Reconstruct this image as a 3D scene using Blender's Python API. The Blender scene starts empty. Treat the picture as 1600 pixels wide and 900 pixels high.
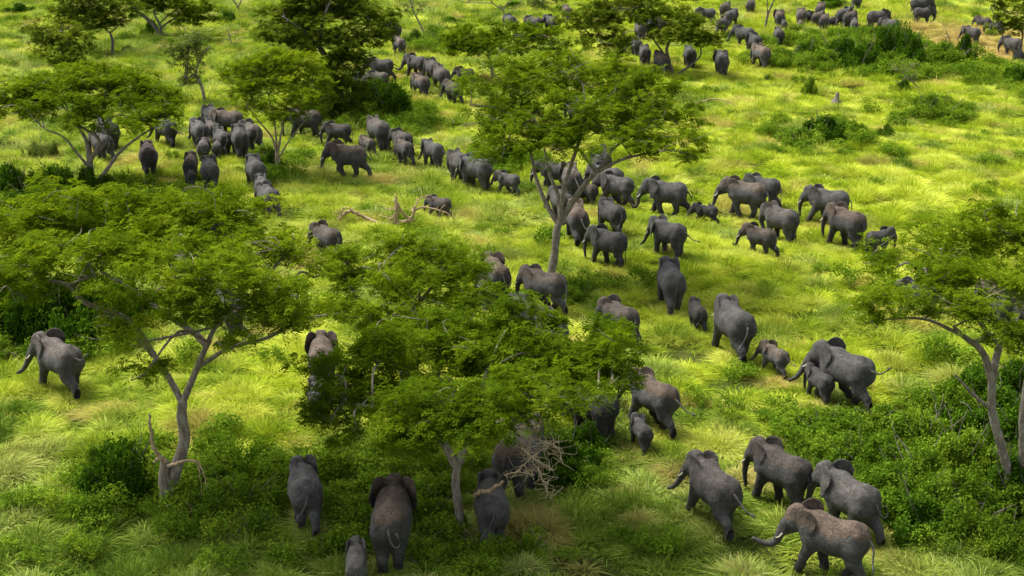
import bpy, math, random
import numpy as np
R = math.radians
# ------------------------------------------------------------------ camera, sky, sun, exposure
sc = bpy.context.scene
COL = sc.collection
F, H, TH = 2222.0, 24.3, math.atan(743 / 2222.0)
cd = bpy.data.cameras.new('camera'); cd.sensor_width = 36; cd.lens = F / 1600 * 36; cd.clip_end = 6000; cd.clip_start = 0.5
cam = bpy.data.objects.new('camera', cd); COL.objects.link(cam)
cam.location = (0, 0, H); cam.rotation_euler = (R(90) - TH, 0, 0); sc.camera = cam
sc.render.resolution_x, sc.render.resolution_y = 1024, 576
SUN = np.array([-0.52, 0.36, 0.98]); SUN /= np.linalg.norm(SUN)
w = bpy.data.worlds.new('World'); sc.world = w; w.use_nodes = True
nt = w.node_tree; bg = nt.nodes['Background']
sky = nt.nodes.new('ShaderNodeTexSky'); sky.sky_type = 'NISHITA'; sky.sun_disc = False
sky.sun_elevation = math.asin(SUN[2]); sky.sun_rotation = math.atan2(SUN[0], SUN[1]) % (2 * math.pi)
sky.air_density = 1.0; sky.dust_density = 4.0; sky.ozone_density = 0.6
hs_ = nt.nodes.new('ShaderNodeHueSaturation'); hs_.inputs['Saturation'].default_value = 0.35      # thin white cloud
nt.links.new(sky.outputs[0], hs_.inputs['Color']); nt.links.new(hs_.outputs[0], bg.inputs[0]); bg.inputs[1].default_value = 0.15
ld = bpy.data.lights.new('sun', 'SUN'); ld.energy = 3.2; ld.angle = R(26); ld.color = (1.0, 0.95, 0.84)
sun = bpy.data.objects.new('sun', ld); COL.objects.link(sun)
from mathutils import Vector
sun.rotation_euler = Vector(SUN).to_track_quat('Z', 'Y').to_euler(); sun.location = (0, 60, 80)
sc.view_settings.view_transform = 'Standard'; sc.view_settings.look = 'None'
sc.view_settings.exposure = 1.2; sc.view_settings.gamma = 1.0
cy = sc.cycles
cy.use_denoising = True; cy.max_bounces = 4; cy.diffuse_bounces = 2; cy.transmission_bounces = 3; cy.transparent_max_bounces = 4
cy.caustics_reflective = False; cy.caustics_refractive = False

# ------------------------------------------------------------------ pixels (of the 1600 wide photo) to world
ST, CT = math.sin(TH), math.cos(TH)
def zt(x, y):
    return 0.22 * np.sin(x / 7.3 + 1.0) * np.sin(y / 9.1) + 0.16 * np.sin(x / 3.1 + y / 4.7)
def ray(px, py):
    a, b = (px - 800) / F, (py - 450) / F
    return a, CT - b * ST, -ST - b * CT
def gnd(px, py, z=0.0):
    a, dy, dz = ray(px, py); t = (H - z) / -dz
    return np.array([a * t, dy * t, z])
def onY(px, py, Y):
    a, dy, dz = ray(px, py); t = Y / dy
    return np.array([a * t, Y, H + dz * t])
def proj(p):
    f = p[1] * CT - (p[2] - H) * ST; u = p[1] * ST + (p[2] - H) * CT
    return 800 + F * p[0] / f, 450 - F * u / f

# ------------------------------------------------------------------ mesh helpers
def mesh_np(name, V, Fc, mats=(), midx=None, smooth=False, tint=None):
    """V (n,3), Fc (m,k) same-size faces or list of such arrays"""
    if not isinstance(Fc, list): Fc = [Fc]
    me = bpy.data.meshes.new(name)
    V = np.ascontiguousarray(V, dtype=np.float32)
    me.vertices.add(len(V)); me.vertices.foreach_set('co', V.ravel())
    li = np.concatenate([f.ravel() for f in Fc]).astype(np.int32)
    ct = np.concatenate([np.full(len(f), f.shape[1]) for f in Fc]).astype(np.int32)
    me.loops.add(len(li)); me.loops.foreach_set('vertex_index', li)
    st = np.concatenate([[0], np.cumsum(ct)[:-1]]).astype(np.int32)
    me.polygons.add(len(ct)); me.polygons.foreach_set('loop_start', st); me.polygons.foreach_set('loop_total', ct)
    if smooth: me.polygons.foreach_set('use_smooth', np.ones(len(ct), dtype=bool))
    for m in mats: me.materials.append(m)
    if midx is not None: me.polygons.foreach_set('material_index', np.asarray(midx, dtype=np.int32))
    me.update(calc_edges=True)
    if tint is not None:
        at = me.attributes.new('tint', 'FLOAT', 'POINT'); at.data.foreach_set('value', np.asarray(tint, dtype=np.float32))
    return me
def link(name, me, parent=None, loc=None, rz=None, scale=None):
    o = bpy.data.objects.new(name, me); COL.objects.link(o)
    if parent is not None: o.parent = parent
    if loc is not None: o.location = loc
    if rz is not None: o.rotation_euler = (0, 0, rz)
    if scale is not None: o.scale = scale if hasattr(scale, '__len__') else (scale,) * 3
    return o
def tag(o, label=None, cat=None, group=None, kind=None):
    for k, v in (('label', label), ('category', cat), ('group', group), ('kind', kind)):
        if v: o[k] = v
    return o
class Tubes:
    def __init__(s): s.V = []; s.F = []; s.n = 0
    def add(s, pts, rad, sides=6, wob=0.0, rng=None):
        pts = np.asarray(pts, float); n = len(pts)
        rad = np.broadcast_to(np.asarray(rad, float), (n,))
        T = np.gradient(pts, axis=0); T /= np.linalg.norm(T, axis=1)[:, None] + 1e-9
        ref = np.array([0.31, 0.22, 0.92]) if abs(T[0, 2]) < 0.8 else np.array([0.9, 0.3, 0.1])
        A = np.cross(T, ref); A /= np.linalg.norm(A, axis=1)[:, None] + 1e-9
        B = np.cross(T, A)
        th = np.arange(sides) / sides * 2 * np.pi
        rr = rad[:, None] * np.ones((1, sides))
        if wob and rng is not None: rr = rr * (1 + wob * rng.normal(size=rr.shape))
        P = pts[:, None, :] + rr[..., None] * (np.cos(th)[None, :, None] * A[:, None, :] + np.sin(th)[None, :, None] * B[:, None, :])
        base = s.n + (np.arange(n - 1) * sides)[:, None]; j = np.arange(sides)[None, :]; j2 = (j + 1) % sides
        q = np.stack([base + j, base + j2, base + sides + j2, base + sides + j], -1).reshape(-1, 4)
        s.V.append(P.reshape(-1, 3)); s.F.append(q); s.n += n * sides
        # end cap tips
        s.V.append(pts[-1:] + T[-1:] * rad[-1]); tip = s.n; s.n += 1
        e = tip - sides + np.arange(sides)
        s.F.append(np.stack([e, np.roll(e, -1), np.full(sides, tip), np.full(sides, tip)], -1)[:, [0, 1, 2, 2]])
    def arrays(s):
        F4 = np.concatenate(s.F); deg = F4[:, 2] == F4[:, 3]
        return np.concatenate(s.V), [F4[~deg], F4[deg][:, :3]]
    def mesh(s, name, mats, smooth=True):
        V, Fl = s.arrays()
        return mesh_np(name, V, Fl, mats, smooth=smooth)
def spline(ctrl, n=10):
    """Catmull-Rom through control points (k,d) -> (n*(k-1)+1,d)"""
    c = np.asarray(ctrl, float)
    if len(c) < 3: 
        t = np.linspace(0, 1, n + 1)[:, None]; return c[0] * (1 - t) + c[-1] * t
    e = np.vstack([2 * c[0] - c[1], c, 2 * c[-1] - c[-2]]); out = []
    t = np.linspace(0, 1, n, endpoint=False)[:, None]
    for i in range(1, len(e) - 2):
        p0, p1, p2, p3 = e[i - 1:i + 3]
        out.append(0.5 * ((2 * p1) + (-p0 + p2) * t + (2 * p0 - 5 * p1 + 4 * p2 - p3) * t ** 2 + (-p0 + 3 * p1 - 3 * p2 + p3) * t ** 3))
    out.append(c[-1:]); return np.vstack(out)

# ------------------------------------------------------------------ materials
def newmat(name):
    m = bpy.data.materials.new(name); m.use_nodes = True
    n = m.node_tree.nodes; b = n['Principled BSDF']; return m, n, m.node_tree.links, b
def noise(n, l, vec, scale, detail=4, rough=0.6):
    x = n.new('ShaderNodeTexNoise'); x.inputs['Scale'].default_value = scale; x.inputs['Detail'].default_value = detail
    x.inputs['Roughness'].default_value = rough
    if vec is not None: l.new(vec, x.inputs['Vector'])
    return x.outputs['Fac']
def ramp(n, l, fac, stops):
    r = n.new('ShaderNodeValToRGB'); e = r.color_ramp.elements
    while len(e) < len(stops): e.new(0.5)
    for i, (p, c) in enumerate(stops):
        e[i].position = p; e[i].color = (c, c, c, 1) if not hasattr(c, '__len__') else (*c, 1)
    l.new(fac, r.inputs[0]); return r.outputs[0]
def mix(n, l, fac, a, b, mode='MIX'):
    x = n.new('ShaderNodeMix'); x.data_type = 'RGBA'; x.blend_type = mode
    for s, v in ((x.inputs[0], fac), (x.inputs[6], a), (x.inputs[7], b)):
        if isinstance(v, bpy.types.NodeSocket): l.new(v, s)
        else: s.default_value = (*v, 1) if hasattr(v, '__len__') else v
    return x.outputs[2]
def math_(n, l, op, a, b=0.0, clamp=False):
    x = n.new('ShaderNodeMath'); x.operation = op; x.use_clamp = clamp
    for s, v in ((x.inputs[0], a), (x.inputs[1], b)):
        if isinstance(v, bpy.types.NodeSocket): l.new(v, s)
        else: s.default_value = v
    return x.outputs[0]

def mat_hide():
    m, n, l, b = newmat('elephant_hide')
    tc = n.new('ShaderNodeTexCoord').outputs['Object']; oi = n.new('ShaderNodeObjectInfo').outputs['Random']
    off = n.new('ShaderNodeVectorMath'); off.operation = 'ADD'; l.new(tc, off.inputs[0])
    cmb = n.new('ShaderNodeCombineXYZ'); l.new(math_(n, l, 'MULTIPLY', oi, 37.0), cmb.inputs[0]); l.new(math_(n, l, 'MULTIPLY', oi, 91.0), cmb.inputs[1])
    l.new(cmb.outputs[0], off.inputs[1]); v = off.outputs[0]
    base = mix(n, l, noise(n, l, v, 1.3, 5), (0.034, 0.033, 0.031), (0.094, 0.091, 0.085))
    base = mix(n, l, ramp(n, l, noise(n, l, v, 9.0, 6, 0.7), [(0.42, 0.0), (0.75, 0.75)]), base, (0.088, 0.085, 0.078))
    sep = n.new('ShaderNodeSeparateXYZ'); l.new(tc, sep.inputs[0])
    top = ramp(n, l, math_(n, l, 'ADD', math_(n, l, 'MULTIPLY', sep.outputs[2], 0.4), math_(n, l, 'MULTIPLY', noise(n, l, v, 2.2, 5), 0.35)), [(0.98, 0.0), (1.20, 1.0)])
    oc = n.new('ShaderNodeObjectInfo'); sc3 = n.new('ShaderNodeSeparateColor'); l.new(oc.outputs['Color'], sc3.inputs[0]); amt = sc3.outputs[0]
    base = mix(n, l, math_(n, l, 'MULTIPLY', top, amt), base, (0.125, 0.08, 0.048))
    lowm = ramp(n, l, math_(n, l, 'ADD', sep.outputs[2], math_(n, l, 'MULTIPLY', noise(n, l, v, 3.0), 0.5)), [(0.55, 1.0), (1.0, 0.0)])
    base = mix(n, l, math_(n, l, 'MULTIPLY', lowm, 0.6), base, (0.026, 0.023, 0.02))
    base = mix(n, l, 1.0, base, ramp(n, l, noise(n, l, v, 2.6, 7, 0.72), [(0.36, 0.62), (0.5, 0.95), (0.66, 1.25)]), 'MULTIPLY')
    tone = n.new('ShaderNodeCombineXYZ'); [l.new(sc3.outputs[1], tone.inputs[q_]) for q_ in range(3)]; tone = tone.outputs[0]
    base = mix(n, l, 1.0, base, tone, 'MULTIPLY')
    l.new(base, b.inputs['Base Color']); b.inputs['Roughness'].default_value = 0.72
    b.inputs['Specular IOR Level'].default_value = 0.25
    vo = n.new('ShaderNodeTexVoronoi'); vo.feature = 'DISTANCE_TO_EDGE'; vo.inputs['Scale'].default_value = 6.0
    mp = n.new('ShaderNodeMapping'); mp.inputs['Scale'].default_value = (1.0, 1.0, 2.6); l.new(v, mp.inputs[0])
    ds = n.new('ShaderNodeVectorMath'); ds.operation = 'ADD'; l.new(mp.outputs[0], ds.inputs[0])
    nz = n.new('ShaderNodeTexNoise'); nz.inputs['Scale'].default_value = 5.0; l.new(v, nz.inputs[0])
    l.new(nz.outputs['Color'], ds.inputs[1]); l.new(ds.outputs[0], vo.inputs['Vector'])
    crease = ramp(n, l, vo.outputs['Distance'], [(0.0, 0.6), (0.13, 1.0)])
    l.new(mix(n, l, 1.0, base, crease, 'MULTIPLY'), b.inputs['Base Color'])
    hgt = math_(n, l, 'ADD', ramp(n, l, vo.outputs['Distance'], [(0.0, 0.0), (0.14, 0.4)]), math_(n, l, 'MULTIPLY', noise(n, l, v, 3.2, 4, 0.6), 1.2))
    bp = n.new('ShaderNodeBump'); bp.inputs['Strength'].default_value = 0.8; bp.inputs['Distance'].default_value = 0.10
    l.new(hgt, bp.inputs['Height']); l.new(bp.outputs[0], b.inputs['Normal'])
    return m
def mat_plain(name, c, rough=0.6, c2=None, sc_=5.0):
    m, n, l, b = newmat(name); tc = n.new('ShaderNodeTexCoord').outputs['Object']
    c2 = c2 or tuple(x * 0.7 for x in c)
    l.new(mix(n, l, noise(n, l, tc, sc_), c, c2), b.inputs['Base Color']); b.inputs['Roughness'].default_value = rough
    return m
def mat_bark(name, c1, c2, c3):
    m, n, l, b = newmat(name); tc = n.new('ShaderNodeTexCoord').outputs['Object']
    mp = n.new('ShaderNodeMapping'); mp.inputs['Scale'].default_value = (1, 1, 0.35); l.new(tc, mp.inputs[0])
    k = ramp(n, l, noise(n, l, mp.outputs[0], 6.0, 8, 0.8), [(0.36, c1), (0.5, c2), (0.64, c3)])
    l.new(k, b.inputs['Base Color']); b.inputs['Roughness'].default_value = 0.9
    bp = n.new('ShaderNodeBump'); bp.inputs['Strength'].default_value = 0.9; bp.inputs['Distance'].default_value = 0.06
    l.new(noise(n, l, mp.outputs[0], 12.0, 5, 0.7), bp.inputs['Height']); l.new(bp.outputs[0], b.inputs['Normal'])
    return m
def mat_leaf(name, dark, mid, light, trans=0.35, world_scale=0.35, gloss=0.25, tipmix=None):
    """leaf colour from the leaf's own 'tint' value and a slow variation through the plant"""
    m, n, l, b = newmat(name)
    at = n.new('ShaderNodeAttribute'); at.attribute_name = 'tint'
    geo = n.new('ShaderNodeNewGeometry').outputs['Position']
    oi = n.new('ShaderNodeObjectInfo').outputs['Random']
    t = math_(n, l, 'ADD', math_(n, l, 'MULTIPLY', at.outputs['Fac'], 0.55), math_(n, l, 'MULTIPLY', noise(n, l, geo, world_scale, 3), 0.45))
    t = math_(n, l, 'ADD', t, math_(n, l, 'MULTIPLY', math_(n, l, 'SUBTRACT', oi, 0.5), 0.16))
    c = ramp(n, l, t, [(0.2, dark), (0.5, mid), (0.85, light)])
    n.remove(b); b = n.new('ShaderNodeBsdfDiffuse'); l.new(c, b.inputs[0])
    tr = n.new('ShaderNodeBsdfTranslucent')
    l.new(mix(n, l, 1.0, c, (1.3, 1.25, 0.5), 'MULTIPLY'), tr.inputs[0])
    ms = n.new('ShaderNodeMixShader'); ms.inputs[0].default_value = trans
    l.new(b.outputs[0], ms.inputs[1]); l.new(tr.outputs[0], ms.inputs[2])
    l.new(ms.outputs[0], n['Material Output'].inputs[0])
    return m
M_HIDE = mat_hide()
M_TUFT = mat_plain('tail_hair', (0.03, 0.028, 0.025))
M_TUSK = mat_plain('ivory', (0.60, 0.54, 0.42), 0.35)
M_EYE = mat_plain('eye', (0.015, 0.01, 0.008), 0.2)
M_BARK = mat_bark('bark_grey', (0.085, 0.065, 0.045), (0.18, 0.15, 0.11), (0.32, 0.295, 0.235))
M_BARKY = mat_bark('bark_ochre', (0.11, 0.085, 0.05), (0.22, 0.18, 0.10), (0.34, 0.30, 0.20))
M_BARKD = mat_bark('bark_dark', (0.05, 0.04, 0.032), (0.12, 0.10, 0.08), (0.2, 0.18, 0.15))
M_DEAD = mat_bark('dead_wood', (0.15, 0.095, 0.05), (0.33, 0.23, 0.13), (0.48, 0.37, 0.24))
M_EARTH = mat_bark('red_earth', (0.10, 0.065, 0.04), (0.17, 0.11, 0.065), (0.22, 0.15, 0.09))

# ------------------------------------------------------------------ elephants: one implicit surface per pose
def cap(P, a, b, ra, rb):
    a = np.asarray(a, float); b = np.asarray(b, float); ab = b - a; L2 = ab @ ab
    t = np.clip(((P - a) @ ab) / L2, 0, 1)
    return np.linalg.norm(P - a - t[..., None] * ab, axis=-1) - (ra + (rb - ra) * t)
def ell(P, c, r):
    q = (P - np.asarray(c)) ; r = np.asarray(r, float)
    k0 = np.linalg.norm(q / r, axis=-1); k1 = np.linalg.norm(q / (r * r), axis=-1)
    return k0 * (k0 - 1) / (k1 + 1e-6)
def smin(a, b, k):
    h = np.clip(0.5 + 0.5 * (b - a) / k, 0, 1)
    return b * (1 - h) + a * h - k * h * (1 - h)
def poly2(u, v, poly):
    d = np.full(u.shape, 1e9); s = np.ones(u.shape); n = len(poly)
    for i in range(n):
        x0, y0 = poly[i]; x1, y1 = poly[i - 1]
        ex, ey = x1 - x0, y1 - y0; wx, wy = u - x0, v - y0
        t = np.clip((wx * ex + wy * ey) / (ex * ex + ey * ey), 0, 1)
        d = np.minimum(d, (wx - ex * t) ** 2 + (wy - ey * t) ** 2)
        c1 = v >= y0; c2 = v < y1; c3 = ex * wy > ey * wx
        flip = (c1 & c2 & c3) | (~c1 & ~c2 & ~c3); s = np.where(flip, -s, s)
    return s * np.sqrt(d)
def rotm(yaw, pitch):
    cyw, syw, cp, sp = math.cos(yaw), math.sin(yaw), math.cos(pitch), math.sin(pitch)
    Rz = np.array([[cyw, -syw, 0], [syw, cyw, 0], [0, 0, 1.0]]); Ry = np.array([[cp, 0, sp], [0, 1, 0], [-sp, 0, cp]])
    return Rz @ Ry
def surface_nets(D, org, h):
    nx, ny, nz = D.shape; ins = D < 0
    acc = np.zeros((nx - 1, ny - 1, nz - 1, 3)); cnt = np.zeros((nx - 1, ny - 1, nz - 1)); quads = []
    E = []
    for ax in range(3):
        s0 = [slice(None)] * 3; s1 = [slice(None)] * 3; s0[ax] = slice(0, -1); s1[ax] = slice(1, None)
        a, b = D[tuple(s0)], D[tuple(s1)]; cr = (a < 0) != (b < 0)
        idx = np.argwhere(cr); t = (a[cr] / (a[cr] - b[cr]))
        pos = idx.astype(float); pos[:, ax] += t
        o1, o2 = [k for k in range(3) if k != ax]
        for d1 in (0, 1):
            for d2 in (0, 1):
                c = idx.copy(); c[:, o1] -= d1; c[:, o2] -= d2
                ok = (c >= 0).all(1) & (c[:, 0] < nx - 1) & (c[:, 1] < ny - 1) & (c[:, 2] < nz - 1)
                np.add.at(acc, tuple(c[ok].T), pos[ok]); np.add.at(cnt, tuple(c[ok].T), 1)
        E.append((ax, o1, o2, idx, a[cr] < 0))
    act = cnt > 0; vid = -np.ones(cnt.shape, int); vid[act] = np.arange(act.sum())
    V = acc[act] / cnt[act][:, None] * h + org
    for ax, o1, o2, idx, neg in E:
        ok = (idx[:, o1] > 0) & (idx[:, o2] > 0) & (idx[:, o1] < D.shape[o1] - 1) & (idx[:, o2] < D.shape[o2] - 1)
        i = idx[ok]; ng = neg[ok]; q = []
        for d1, d2 in ((0, 0), (1, 0), (1, 1), (0, 1)):
            c = i.copy(); c[:, o1] -= d1; c[:, o2] -= d2; q.append(vid[tuple(c.T)])
        q = np.stack(q, -1); fl = ng if ax != 1 else ~ng
        q[~fl] = q[~fl][:, ::-1]; quads.append(q)
    Q = np.concatenate(quads)
    A = np.concatenate([Q[:, 0], Q[:, 1], Q[:, 2], Q[:, 3]]); B = np.concatenate([Q[:, 1], Q[:, 2], Q[:, 3], Q[:, 0]])
    for lam in (0.5, -0.3, 0.5):
        S = np.zeros_like(V); c = np.zeros(len(V))
        np.add.at(S, A, V[B]); np.add.at(c, A, 1); np.add.at(S, B, V[A]); np.add.at(c, B, 1)
        V = V + lam * (S / c[:, None] - V)
    return V, Q

EAR = [(-0.04, 0.34), (0.12, 0.47), (0.38, 0.53), (0.62, 0.44), (0.78, 0.22), (0.80, -0.05), (0.70, -0.32), (0.55, -0.58), (0.36, -0.78), (0.24, -0.74), (0.12, -0.48), (-0.02, -0.24)]
TRUNKS = {
    'hang': [(2.02, 0, 1.78, .25), (2.20, 0, 1.45, .195), (2.27, .02, 1.1, .15), (2.27, .04, .75, .12), (2.22, .05, .45, .098), (2.16, .06, .22, .085)],
    'back': [(2.02, 0, 1.78, .25), (2.18, 0, 1.45, .195), (2.18, -.03, 1.1, .15), (2.06, -.06, .78, .12), (1.92, -.08, .52, .098), (1.85, -.1, .30, .085)],
    'swing': [(2.04, 0, 1.78, .25), (2.26, .03, 1.48, .195), (2.42, .10, 1.15, .15), (2.58, .17, .85, .12), (2.78, .24, .62, .10), (3.0, .3, .50, .08)],
    'out': [(2.04, 0, 1.78, .25), (2.24, .03, 1.42, .195), (2.42, .06, 1.08, .155), (2.72, .10, .92, .125), (3.05, .12, .98, .10), (3.35, .12, 1.08, .075)],
    'curl': [(2.02, 0, 1.78, .25), (2.2, 0, 1.42, .195), (2.28, .02, 1.05, .15), (2.34, .04, .72, .12), (2.5, .05, .5, .10), (2.66, .05, .6, .085)],
}
TAILS = {
    'hang': [(-1.30, 0, 1.98), (-1.46, .02, 1.72), (-1.47, .03, 1.4), (-1.44, .05, 1.1), (-1.46, .06, .88)],
    'side': [(-1.30, 0, 1.98), (-1.52, .05, 1.85), (-1.66, .17, 1.62), (-1.72, .34, 1.38), (-1.80, .48, 1.25)],
    'out': [(-1.30, 0, 1.98), (-1.55, -.02, 1.92), (-1.85, -.08, 1.72), (-2.12, -.14, 1.58), (-2.38, -.2, 1.56)],
    'curl': [(-1.30, 0, 1.98), (-1.52, -.04, 1.75), (-1.64, -.16, 1.48), (-1.68, -.34, 1.40), (-1.68, -.44, 1.55), (-1.66, -.38, 1.72)],
    'up': [(-1.30, 0, 1.98), (-1.52, 0, 2.02), (-1.78, -.02, 2.0), (-2.0, -.06, 2.1), (-2.18, -.1, 2.28)],
}
def elephant_mesh(name, trunk='hang', tail='hang', flare=(25, 25), yaw=0, pitch=0, legs=((15, 0), (-12, 0), (-18, 0), (14, 0)), calf=0.0, h=0.043, bulk=1.0):
    """legs: (swing deg, lift deg) for front +y, front -y, rear +y, rear -y"""
    org = np.array([-1.75, -1.3, -0.04]); hi = np.array([3.55, 1.3, 3.05])
    n = ((hi - org) / h).astype(int) + 1
    g = np.stack(np.meshgrid(*[org[i] + h * np.arange(n[i]) for i in range(3)], indexing='ij'), -1)
    Pb = g
    bw = (0.98 if calf else 1.10) * bulk
    d = ell(Pb, (0.62, 0, 1.70), (0.80, .57 * bw, .72))
    d = smin(d, ell(Pb, (-0.05, 0, 1.66), (1.05, .69 * bw, .68)), .22)
    d = smin(d, ell(Pb, (-0.72, 0, 1.76), (0.68, .60 * bw, .72)), .22)
    d = smin(d, cap(Pb, (0.75, 0, 2.26), (-.15, 0, 2.22), .13, .12), .22)
    d = smin(d, cap(Pb, (-.15, 0, 2.22), (-.80, 0, 2.34), .12, .13), .20)
    d = smin(d, cap(Pb, (-.80, 0, 2.34), (-1.28, 0, 1.98), .12, .07), .16)
    for s in (1, -1):
        d = smin(d, ell(Pb, (-.98, s * .30, 1.98), (.26, .22, .34)), .20)   # pelvis
        d = smin(d, ell(Pb, (0.86, s * .36, 1.85), (.34, .20, .52)), .18)   # shoulder blade
    # legs
    for k, (s, fr) in enumerate(((1, 1), (-1, 1), (1, 0), (-1, 0))):
        sw, lf = legs[k]; a = R(sw)
        if fr: J = [(0, -.0, .35), (-.04, -.42, .275), (.02, -.92, .20), (.0, -1.30, .178), (.04, -1.43, .20)]; o = np.array([.80, s * .36, 1.55])
        else: J = [(0, .0, .43), (.10, -.50, .325), (-.09, -1.02, .195), (-.02, -1.36, .168), (.03, -1.46, .19)]; o = np.array([-.86, s * .30, 1.58])
        pts = []; bend = 0
        for (jx, jz, r) in J:
            pts.append([jx, jz, r])
        P2 = [np.array([x * math.cos(a) - z * math.sin(a), x * math.sin(a) + z * math.cos(a)]) for x, z, r in pts]
        if lf:  # fold the lower leg back about joint 2 (front) / forward swing of shank for the rear
            c, s2 = math.cos(-R(lf)), math.sin(-R(lf)); pv = P2[2] if fr else P2[1]
            for q in range(3 if fr else 2, 5):
                v = P2[q] - pv; P2[q] = pv + np.array([v[0] * c - v[1] * s2, v[0] * s2 + v[1] * c])
        W = [np.array([o[0] + p[0], o[1] * (1 - .10 * i / 4), o[2] + p[1]]) for i, p in enumerate(P2)]
        lg = None
        for i in range(4):
            c_ = cap(Pb, W[i], W[i + 1], pts[i][2], pts[i + 1][2])
            lg = c_ if lg is None else smin(lg, c_, .06)
        d = smin(d, lg, .14)
    # head frame
    piv = np.array([1.2, 0, 1.98]); M = rotm(R(yaw), R(pitch)); hs = 1 + 0.10 * calf
    Ph = (Pb - piv) @ M / hs + piv
    d = smin(d, cap(Pb, (.75, 0, 1.88), piv + M @ (np.array([1.5, 0, 2.06]) - piv), .56, .38), .2)
    hd = ell(Ph, (1.60, 0, 2.20), (.42, .36, .40))
    hd = smin(hd, cap(Ph, (1.74, 0, 2.16), (2.03, 0, 1.76), .30, .235), .14)
    for s in (1, -1):
        hd = smin(hd, ell(Ph, (1.62, s * .20, 1.94), (.36, .22, .34)), .10)
        hd = smin(hd, ell(Ph, (1.60, s * .13, 2.42), (.24, .16, .18)), .10)
        hd = smin(hd, cap(Ph, (1.9, s * .13, 1.80), (2.1, s * .20, 1.56), .12, .085), .06)
    hd = smin(hd, cap(Ph, (1.62, 0, 1.70), (2.0, 0, 1.42), .20, .09), .10)
    d = smin(d, hd, .10)
    T = spline([list(p) for p in TRUNKS[trunk]], 4)
    if calf: T[:, :3] = np.array([2.02, 0, 1.78]) + (T[:, :3] - np.array([2.02, 0, 1.78])) * .86
    tr = None
    for i in range(len(T) - 1):
        c_ = cap(Ph, T[i, :3], T[i + 1, :3], T[i, 3], T[i + 1, 3]); tr = c_ if tr is None else np.minimum(tr, c_)
    d = smin(d, tr, .05)
    d = np.where(g[..., 2] < 0.03, np.maximum(d, 0.02 - g[..., 2]), d)
    # ears
    for k, s in enumerate((1, -1)):
        fl = R(flare[k]); at = np.array([1.47, s * .37, 2.16])
        q = Ph - at
        back = np.array([-math.cos(fl), s * math.sin(fl), -.06]); back /= np.linalg.norm(back)
        up = np.array([-.10, 0, 1.0]); up -= back * (up @ back); up /= np.linalg.norm(up); nr = np.cross(back, up) * s
        u, v, wv = q @ back, q @ up, q @ nr
        es = 1.06 if not calf else .92
        off = .16 * u * u + .045 * np.sin(v * 6.5 + k) * np.clip(u, 0, 1) - .10 * np.clip(.2 - v, 0, 1) * u
        d2 = poly2(u / es, v / es, EAR) * es; dn = np.abs(wv + off) - .026
        e = np.minimum(np.maximum(d2, dn), 0) + np.hypot(np.maximum(d2, 0), np.maximum(dn, 0)) - .012
        d = smin(d, e, .035)
    V, Q = surface_nets(d, org, h)
    mi = np.zeros(len(Q), int)
    # tail and eyes join the same mesh
    tb = Tubes(); tp = spline(TAILS[tail], 5)
    if calf: tp[:, 0] = -1.3 + (tp[:, 0] + 1.3) * .8
    tb.add(tp, np.linspace(.058, .024, len(tp)), 7); V2, F2 = tb.arrays()
    tt = Tubes(); tl = tp[-1]; dr = (tp[-1] - tp[-2]); dr /= np.linalg.norm(dr)
    tt.add([tl - dr * .06, tl + dr * .08, tl + dr * .22 + np.array([0, 0, -.03]), tl + dr * .30 + np.array([0, 0, -.08])], [.022, .05, .04, .008], 6); V3, F3 = tt.arrays()
    ey = Tubes()
    for s in (1, -1):
        c = piv + M @ ((np.array([1.86, s * .27, 2.02]) - piv) * hs)
        ey.add([c + M @ np.array([-.03, s * -.03, 0]), c, c + M @ np.array([.015, s * .015, 0])], [.03, .035, .02], 6)
    V4, F4 = ey.arrays()
    n1, n2, n3 = len(V), len(V) + len(V2), len(V) + len(V2) + len(V3)
    FL = [Q, F2[0] + n1, F3[0] + n2, F4[0] + n3, F2[1] + n1, F3[1] + n2, F4[1] + n3]
    mid = np.concatenate([np.full(len(f), m) for f, m in zip(FL, (0, 0, 1, 2, 0, 1, 2))])
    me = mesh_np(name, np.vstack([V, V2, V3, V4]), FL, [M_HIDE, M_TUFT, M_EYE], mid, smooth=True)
    tus = []
    for s in (1, -1):
        tk = Tubes(); c = spline([(2.06, s * .19, 1.60), (2.22, s * .25, 1.38), (2.30, s * .27, 1.32), (2.40, s * .275, 1.29)], 4)
        c = np.array([piv + M @ ((p - piv) * hs) for p in c]); tk.add(c, np.linspace(.042, .012, len(c)), 7)
        tus.append(tk.mesh('tusk', [M_TUSK]))
    return me, tus
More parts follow.
